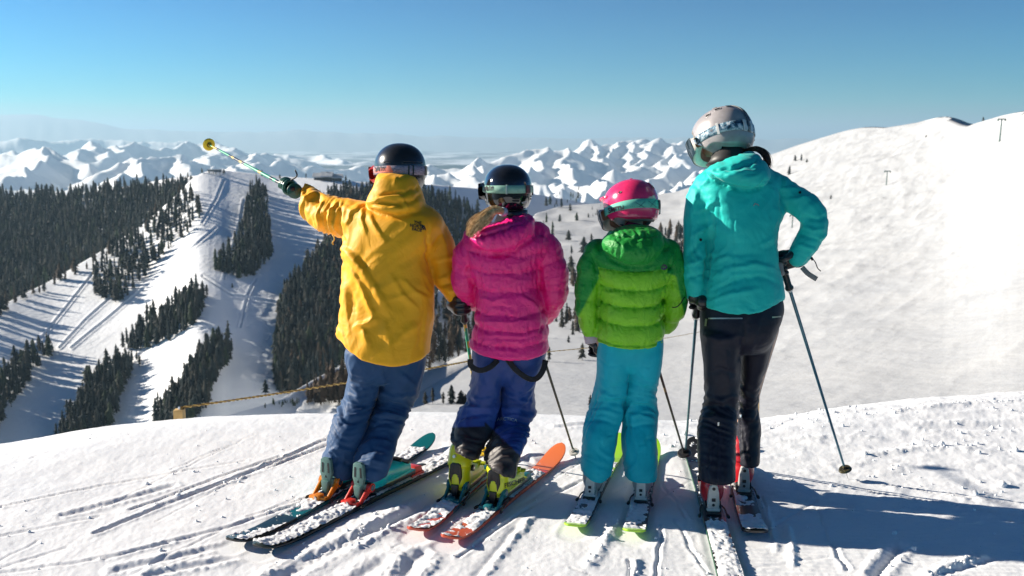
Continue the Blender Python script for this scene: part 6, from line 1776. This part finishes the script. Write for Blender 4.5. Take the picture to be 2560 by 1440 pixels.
M_NAVY = fabric('black_navy_cloth', (.008, .009, .022), .5, .5, 10, .12, spec=.3)
tro4 = garment('trousers', v, M_NAVY, wom, WL, lambda V, N: legs_fold(V, N, 32, .0030, zrow(1000, 4.4), zrow(1030, 4.35)) + creases(V, N, WC))
wt = bvh(tro4)
M_ZIP = plain('zip_metal', (.42, .38, .33), .3, .7)
V_, F_ = line_decal([((-42, 0), (42, 0))], 1.7, 14); decal('zip', V_, F_, 1814, 796, 1, 0, wt, M_ZIP, wom, WL, .004)
V_, F_ = line_decal([((-11, 0), (11, 0))], 1.7, 5); decal('zip', V_, F_, 1940, 792, 1, .1, wt, M_ZIP, wom, WL, .004)
V_, F_ = line_decal([((0, 9), (-2, -9))], 2.4, 5); decal('zip_pull', V_, F_, 1768, 806, 1, 0, wt, M_ZIP, wom, WL, .006)
V_, F_ = line_decal([((0, 4), (0, -4))], 2, 2); decal('zip_pull', V_, F_, 1797, 1060, 1, 0, wt, M_STEEL, wom, WL, .006)
V_, F_ = line_decal([((0, 4), (0, -4))], 2, 2); decal('zip_pull', V_, F_, 1854, 1040, 1, 0, wt, M_STEEL, wom, WL, .006)
v = Vol((.66, 3.95, .78), (1.48, 4.72, 1.74), .0072)
v.loft([(392, 1812, 1888, 4.40, .07), (410, 1786, 1915, 4.40, .095), (430, 1760, 1938, 4.40, .12), (455, 1742, 1956, 4.39, .135), (490, 1742, 1960, 4.38, .145), (530, 1756, 1957, 4.37, .15), (570, 1764, 1942, 4.36, .148), (610, 1768, 1938, 4.36, .145), (650, 1768, 1943, 4.355, .145), (700, 1760, 1953, 4.35, .15), (745, 1752, 1959, 4.35, .155), (800, 1750, 1956, 4.35, .155)], .25, .016)
v.tube(T((1770, 466, 4.38, .066), (1752, 500, 4.37, .064), (1742, 560, 4.36, .058), (1740, 620, 4.35, .056), (1736, 680, 4.34, .053), (1740, 732, 4.34, .044)), .014)
v.tube(T((1932, 470, 4.39, .074), (1972, 492, 4.37, .062), (2012, 515, 4.33, .058), (2036, 545, 4.31, .056), (2034, 580, 4.31, .054), (2014, 612, 4.32, .051), (1996, 640, 4.33, .047)), .016)
v.loft([(378, 1860, 1890, 4.34, .04), (392, 1822, 1900, 4.32, .075), (408, 1790, 1912, 4.30, .095), (425, 1768, 1922, 4.28, .105), (442, 1776, 1924, 4.27, .105), (458, 1806, 1914, 4.265, .09), (474, 1840, 1888, 4.275, .065)], .15, .010)
v.put(lambda X, Y, Z: (np.sqrt(((X - .925) / .078) ** 2 + ((Y - 4.38) / .085) ** 2 + ((Z - zrow(385, 4.35)) / .085) ** 2) - 1).astype(np.float32) * .08, (.7, 4.2, 1.45), (1.15, 4.6, 1.75), .006, 'cut')
hemcut(v, [(1745, 768), (1760, 774), (1800, 784), (1852, 789), (1900, 783), (1945, 770), (1962, 762)], 4.20, .014)
WJC = [([(1768, 432), (1800, 455), (1845, 470), (1880, 474), (1918, 450)], 5, -.013), ([(1785, 425), (1820, 420), (1870, 408), (1895, 395)], 5, -.014), ([(1815, 440), (1850, 432), (1895, 425)], 6, .010), ([(1860, 445), (1885, 440), (1905, 428)], 5, .007), ([(1780, 440), (1770, 455), (1750, 470)], 5, .007),
       ([(1783, 520), (1785, 560), (1778, 610), (1770, 670), (1764, 730)], 5, -.013), ([(1790, 500), (1770, 520), (1745, 530)], 6, .010), ([(1780, 560), (1760, 575), (1735, 590)], 6, .009), ([(1775, 600), (1750, 610), (1722, 640)], 6, -.008), ([(1770, 640), (1745, 655), (1718, 665)], 6, .009), ([(1765, 690), (1740, 690), (1715, 700)], 5, -.007), ([(1745, 480), (1735, 520), (1728, 560)], 7, .007),
       ([(1956, 440), (1958, 490), (1955, 530)], 4, -.009), ([(1957, 528), (1985, 535), (2012, 556)], 6, .008), ([(1965, 500), (1995, 495), (2030, 490)], 6, .006), ([(2010, 540), (2035, 548), (2070, 540)], 6, -.010), ([(2008, 565), (2030, 572), (2062, 572)], 6, .010), ([(2000, 585), (2025, 592), (2050, 600)], 5, -.008), ([(1990, 605), (2015, 615), (2038, 622)], 5, .008), ([(1960, 470), (1990, 470), (2020, 480)], 6, .006),
       ([(1785, 690), (1830, 668), (1890, 660), (1938, 672)], 8, .010), ([(1790, 720), (1840, 695), (1900, 690), (1945, 705)], 8, -.008), ([(1800, 742), (1850, 728), (1900, 720)], 8, .007), ([(1790, 650), (1820, 640), (1850, 645)], 7, .006), ([(1900, 610), (1920, 600), (1936, 590)], 7, .007), ([(1832, 500), (1836, 600), (1842, 780)], 2.2, -.003), ([(1752, 762), (1800, 772), (1852, 777), (1900, 771), (1957, 752)], 2, -.004), ([(1800, 480), (1795, 500), (1805, 560)], 4, -.004)]
def wfold(V, N):
    arm = smooth(1.19, 1.26, V[:, 0]) * smooth(1.0, 1.2, V[:, 2])
    return .0050 * wrinkle(V, 6, 6, 9, 51, .7) + .0022 * wrinkle(V, 15, 15, 10, 54, .4) + arm * .005 * wrinkle(V, 8, 8, 20, 57, .5) + 1.35 * creases(V, N, WJC) - .004
M_TEAL = fabric('teal_softshell', (.008, .55, .49), .6, .5, 10, .15, spec=.3)
jk4 = garment('jacket', v, M_TEAL, wom, WL, wfold)
wb = bvh(jk4)
V_, F_ = line_decal([((-6, -4), (-1, 3)), ((-1, 3), (2, -1)), ((2, -1), (4, 1)), ((4, 1), (8, -4))], .8, 3); decal('jacket_logo', V_, F_, 1889, 511, 1, 0, wb, plain('logo_rose', (.45, .30, .32), .5), wom, WL, .002)
for qx, qy in ((1751, 599), (2000, 482)):
    decal('snap', [(0, 0)] + [(math.cos(a_), math.sin(a_)) for a_ in th_], [(0, i + 1, (i + 1) % 24 + 1) for i in range(24)], qx, qy, 3.4, 0, wb, plain('dark_snap', (.06, .05, .05), .3, .8), wom, WL, .003)
body(wom, WL, {'tubes': [T((1808, 345, 4.46, .055), (1825, 395, 4.42, .045), (1850, 470, 4.39, .09), (1852, 600, 4.36, .10), (1852, 740, 4.35, .11), (1855, 800, 4.36, .11)), T((1775, 465, 4.38, .045), (1742, 600, 4.35, .035), (1738, 745, 4.34, .026)), T((1930, 470, 4.39, .045), (2036, 550, 4.31, .035), (1990, 648, 4.33, .027)),
      T((1805, 820, 4.35, .09), (1803, 1000, 4.34, .055), (1795, 1120, 4.22, .045), (1797, 1180, 4.21, .03)), T((1900, 820, 4.40, .085), (1868, 1000, 4.50, .052), (1868, 1110, 4.47, .042), (1866, 1140, 4.47, .03))], 'head': P(1800, 335, 4.47), 'yaw': .75})
M_TAUPE = plain('taupe_shell', (.36, .33, .33), .32, coat=.25)
M_STRAPW = NT('snowy_print'); M_STRAPW.set(Roughness=.6)
M_STRAPW.base(M_STRAPW.ramp(M_STRAPW.noise(38, 6, .75, M_STRAPW.coord()), [(.42, (.02, .04, .07)), (.5, (.08, .22, .32)), (.56, (.6, .66, .7))])); M_STRAPW = M_STRAPW.m
h4, gs4, surf4, place4 = helmet(wom, WL, 1806, 340, 4.46, .118, .142, .122, .70, -.44, .18, M_TAUPE, M_STRAPW, 'w', el0=-8, half=8.5, goggles=plain('goggle_ivory', (.62, .58, .52), .35), pads=plain('grey_knit', (.30, .29, .29), .8), elb=-40,
    vents=((-50, 40, 7, 4, M_VENT), (-76, 34, 6, 4, M_VENT), (-20, 42, 9, 3.4, M_VENT), (-60, 64, 9, 4, M_VENT), (14, 46, 8, 4, M_VENT), (44, 38, 8, 4, M_VENT)), buckles=((-58, 5, M_WHITEP, .003, 1.35), (-8, 7, M_WHITEP, .004, 1.2), (8, 7, M_WHITEP, .004, 1.2), (52, 4, plain('dark_clip', (.02, .05, .06), .4), .004, 1.4)))
sbv = BVHTree.FromPolygons([tuple(q) for q in o_data[h4.name][0]], [tuple(q) for q in o_data[h4.name][1]])
decal('helmet_badge', [(0, 0)] + [(math.cos(a_) * 1.2, math.sin(a_) * .8) for a_ in th_], [(0, i + 1, (i + 1) % 24 + 1) for i in range(24)], 1801, 360, 4.2, 0, sbv, plain('badge_yellow', (.62, .66, .02), .4), h4, WL, .001)
for q in (-1, 1):
    tube_mesh('goggle_clip', place4(np.array([surf4(math.radians(4 + 3 * q), math.radians(e_), .004) for e_ in np.linspace(-18, 62, 14)])), .0026, plain('clip_grey', (.12, .13, .14), .5), h4, n=6)
decal('helmet_buckle', [(0, 0)] + [(math.cos(a_) * 1.9, math.sin(a_) * .9) for a_ in th_], [(0, i + 1, (i + 1) % 24 + 1) for i in range(24)], 1832, 369, 6, .15, sbv, M_WHITEP, h4, WL, .004)
tube_mesh('knit_collar', [P(1812, 425, 4.38), P(1818, 405, 4.385), P(1822, 388, 4.40), P(1824, 378, 4.41)], [.085, .076, .068, .064], NT('ribbed_wool').m, wom, n=40, loc=WL)
rw = bpy.data.materials['ribbed_wool']; rw.node_tree.nodes['Principled BSDF'].inputs['Base Color'].default_value = (.028, .026, .027, 1)
hair('hair', wom, WL, [P(1862, 378, 4.38), P(1890, 372, 4.34), P(1912, 385, 4.315), P(1919, 408, 4.32), P(1915, 425, 4.34)], 260, .014, hairmat('dark_hair', (.020, .008, .005), (.09, .035, .018)), 5, .0011, curl=.004)
# hands and poles
GRX = P(1958, 668, 4.34); wtip = G(2120, 1197)
glove('glove', wom, WL, P(1966, 658, 4.34), Vector(GRX) - Vector(wtip), P(1996, 645, 4.33), gt, 1.0, P(1995, 644, 4.33))
glove('glove', wom, WL, P(1741, 752, 4.36), (.0, .1, 1), P(1740, 735, 4.34), gt, .95, P(1740, 738, 4.34))
M_BLUESH = plain('steel_blue_shaft', (.06, .17, .23), .28, .5, coat=.4)
pole('blue-grey ski pole planted right of the woman, held behind her hip', P(1950, 645, 4.36), wtip, M_BLUESH, basket=plain('bronze_basket', (.10, .09, .05), .15, .6), basket_r=.032, r=.0088, collar=M_WHITEP, grip_len=.16)
pole('blue-grey ski pole standing between green child and woman', P(1745, 735, 4.38), G(1712, 1150), M_BLUESH, basket=M_BLACK, basket_r=.032, r=.0082, collar=M_WHITEP)
tube_mesh('pole_strap', catmull([P(1950, 655, 4.31), P(1953, 680, 4.30), P(1958, 688, 4.31)], 10), .014, plain('grey_webbing', (.25, .23, .22), .7), wom, n=10, loc=WL, flat=.15, up=(0, 1, 0))
tube_mesh('pole_strap', catmull([P(2005, 668, 4.32), P(2020, 684, 4.31), P(2042, 698, 4.31)], 10), .011, plain('grey_webbing', (.25, .23, .22), .7), wom, n=10, loc=WL, flat=.15, up=(0, 1, 0))
cord('elastic_cord', [P(2030, 646, 4.31), P(2038, 655, 4.30), P(2044, 670, 4.30), P(2052, 678, 4.30)], .0022, M_BLACK, wom, WL)
tube_mesh('cord_lock', [P(2028, 644, 4.31), P(2032, 650, 4.31)], .006, M_BLACK, wom, n=8, loc=WL)
# ---------------------------------------------------------------- snow surface last, so that it knows where the skis lie
build_ground()
scatter_clumps()

# ---------------------------------------------------------------- rope fence
M_ROPEP = plain('post_wood', (.55, .36, .14), .8)
def rope_mat():
    m = NT('twisted_rope'); m.set(Roughness=.8)
    tc = m.n('ShaderNodeTexCoord'); sp = m.n('ShaderNodeSeparateXYZ'); m.l(tc.outputs['Object'], sp.inputs[0])
    s = m.math('SINE', m.math('MULTIPLY', m.math('ADD', sp.outputs[0], m.math('MULTIPLY', sp.outputs[1], .6)), 95.0))
    m.base(m.ramp(s, [(.0, (.62, .40, .10)), (.62, (.50, .30, .07)), (.75, (.05, .04, .03))])); return m.m
def rope(a, b, sag, r, label):
    a, b = np.array(a), np.array(b); n = 360; L = np.linalg.norm(b - a)
    t = np.linspace(0, 1, n); c = a + (b - a) * t[:, None]; c[:, 2] -= sag * 4 * t * (1 - t)
    root = empty('rope', tuple(a), label, 'rope')
    Tn = (b - a) / L; A = np.cross(Tn, [0, 0, 1.0]); A /= np.linalg.norm(A); B = np.cross(Tn, A)
    for k in range(2):
        ph = t * L / .075 * 2 * np.pi + k * np.pi
        q = c + r * .55 * (np.cos(ph)[:, None] * A + np.sin(ph)[:, None] * B)
        tube_mesh('strand', q, r * .62, MR[k], root, n=6, loc=a)
    return root
MR = [plain('rope_tan', (.60, .40, .12), .8), plain('rope_brown', (.20, .12, .04), .85)]
def post(px, py_top, d, w, label, zb):
    p = P(px, py_top, d); root = empty('fence_post', (p[0], p[1], zb), label, 'post')
    H = p[2] - zb; bm = bmesh.new()
    bm_prism(bm, [(-w, 0), (w, 0), (w, H - .006), (w * .8, H), (-w * .8, H), (-w, H - .006)], -w, w, .004)
    bm_obj('shaft', bm, M_ROPEP, root)
    bm = bmesh.new(); bm_cyl(bm, (0, 0, H), (0, 0, H + .018), .010, .008, 10); bm_obj('eye_bolt', bm, M_STEEL, root)
    return p
e0 = post(448, 1023, 7.0, .034, 'short square wooden post at the left end of the rope', -1.1)
e1 = post(1236, 893, 9.8, .034, 'wooden post of the rope fence hidden behind the pink jacket', -2.2)
e2 = post(1905, 778, 40.0, .03, 'distant post of the thin rope hidden behind the teal jacket', -12.0)
rope(e0 + [0, 0, .01], e1 + [0, 0, .01], .02, .0085, 'yellow and black twisted rope rising from the wooden post')
rope(e1 + [0, 0, .01], e2, .25, .006, 'thin far rope running on behind the green jacket to the right')

# ---------------------------------------------------------------- summit lodge, lift top, lift towers
def lodge():
    p = HILL.pt(815, 449); root = empty('lodge', tuple(p), 'snow-roofed lodge on the summit plateau behind the raised arm', 'lodge')
    wood = plain('lodge_wood', (.07, .05, .04), .8); stone = plain('lodge_glass', (.03, .045, .06), .2)
    s_ = p[1] / F35
    def gable(x0, x1, y0, y1, z0, zr, name='wall'):
        bm = bmesh.new(); bm_box(bm, x0, x1, y0, y1, -2, z0); bm_obj('wall', bm, wood, root)
        ym = (y0 + y1) / 2
        bm = bmesh.new(); bm_prism(bm, [(y0 - 1.5, z0 - .3), (ym, zr), (y1 + 1.5, z0 - .3), (y1 + 1.5, z0 + .8), (ym, zr + 1.1), (y0 - 1.5, z0 + .8)], x0 - 1.5, x1 + 1.5); bm_obj('roof', bm, M_BOWL, root)
        n = int((x1 - x0) / 3)
        for i in range(n):
            cx = x0 + (i + .5) * (x1 - x0) / n; bm = bmesh.new(); bm_box(bm, cx - .9, cx + .9, y0 - .12, y0 - .02, z0 * .25, z0 * .75); bm_obj('window', bm, stone, root)
    gable(-11, -2, -4, 4, 2.4, 5.6); gable(-3, 6, -6, 3, 3.0, 6.6); gable(6, 15, -3, 4, 1.8, 4.4)
    bm = bmesh.new(); bm_box(bm, 1, 2, -2.6, -1.4, 5, 7.8); bm_obj('chimney', bm, wood, root)
lodge()
def lift_top(px, py, label, h=5):
    p = HILL.pt(px, py); root = empty('lift_station', tuple(p), label, 'lift station')
    bm = bmesh.new(); bm_box(bm, -3.2, 3.2, -1.8, 1.8, h * .55, h, .5); bm_obj('housing', bm, plain('lift_grey', (.12, .13, .14), .6), root)
    for sx in (-2, 2):
        bm = bmesh.new(); bm_cyl(bm, (sx, 0, -1), (sx, 0, h * .6), .35, n=8); bm_obj('leg', bm, plain('lift_steel', (.10, .11, .11), .6), root)
    bm = bmesh.new(); bm_box(bm, -3.3, 3.3, -1.9, 1.9, h, h + .5, .2); bm_obj('snow_cap', bm, M_BOWL, root)
lift_top(545, 438, 'small lift station on the summit above the widest run'); lift_top(528, 434, 'low hut left of the lift station on the summit', 3.5)
def tower(px, pyb, hpx, d_, label, arm=True):
    p = BOWL.pt(px, pyb); s_ = p[1] / F35; H = hpx * s_
    root = empty('lift_tower', tuple(p), label, 'lift tower', 'lift towers on the right slope')
    g = plain('tower_green', (.10, .16, .15), .5)
    bm = bmesh.new(); bm_cyl(bm, (0, 0, -2), (.04 * H, 0, H), .045 * H, .03 * H, 10); bm_obj('mast', bm, g, root)
    if arm:
        bm = bmesh.new(); bm_box(bm, -.16 * H, .24 * H, -.03 * H, .03 * H, H * .97, H * 1.03); bm_obj('crossarm', bm, g, root)
        for sx in (-.14, .22):
            bm = bmesh.new(); bm_cyl(bm, (sx * H, -.05 * H, H * .94), (sx * H, .05 * H, H * .94), .035 * H, n=10); bm_obj('sheave', bm, g, root)
tower(2215, 466, 38, 0, 'lift tower standing alone in the middle of the right slope')
tower(2499, 349, 50, 0, 'tall lift tower near the skyline in the upper right corner')
tower(1979, 578, 40, 0, 'thin lift tower seen through the crook of the teal arm')
tower(2430, 352, 12, 0, 'tiny marker pole left of the tall lift tower', False)
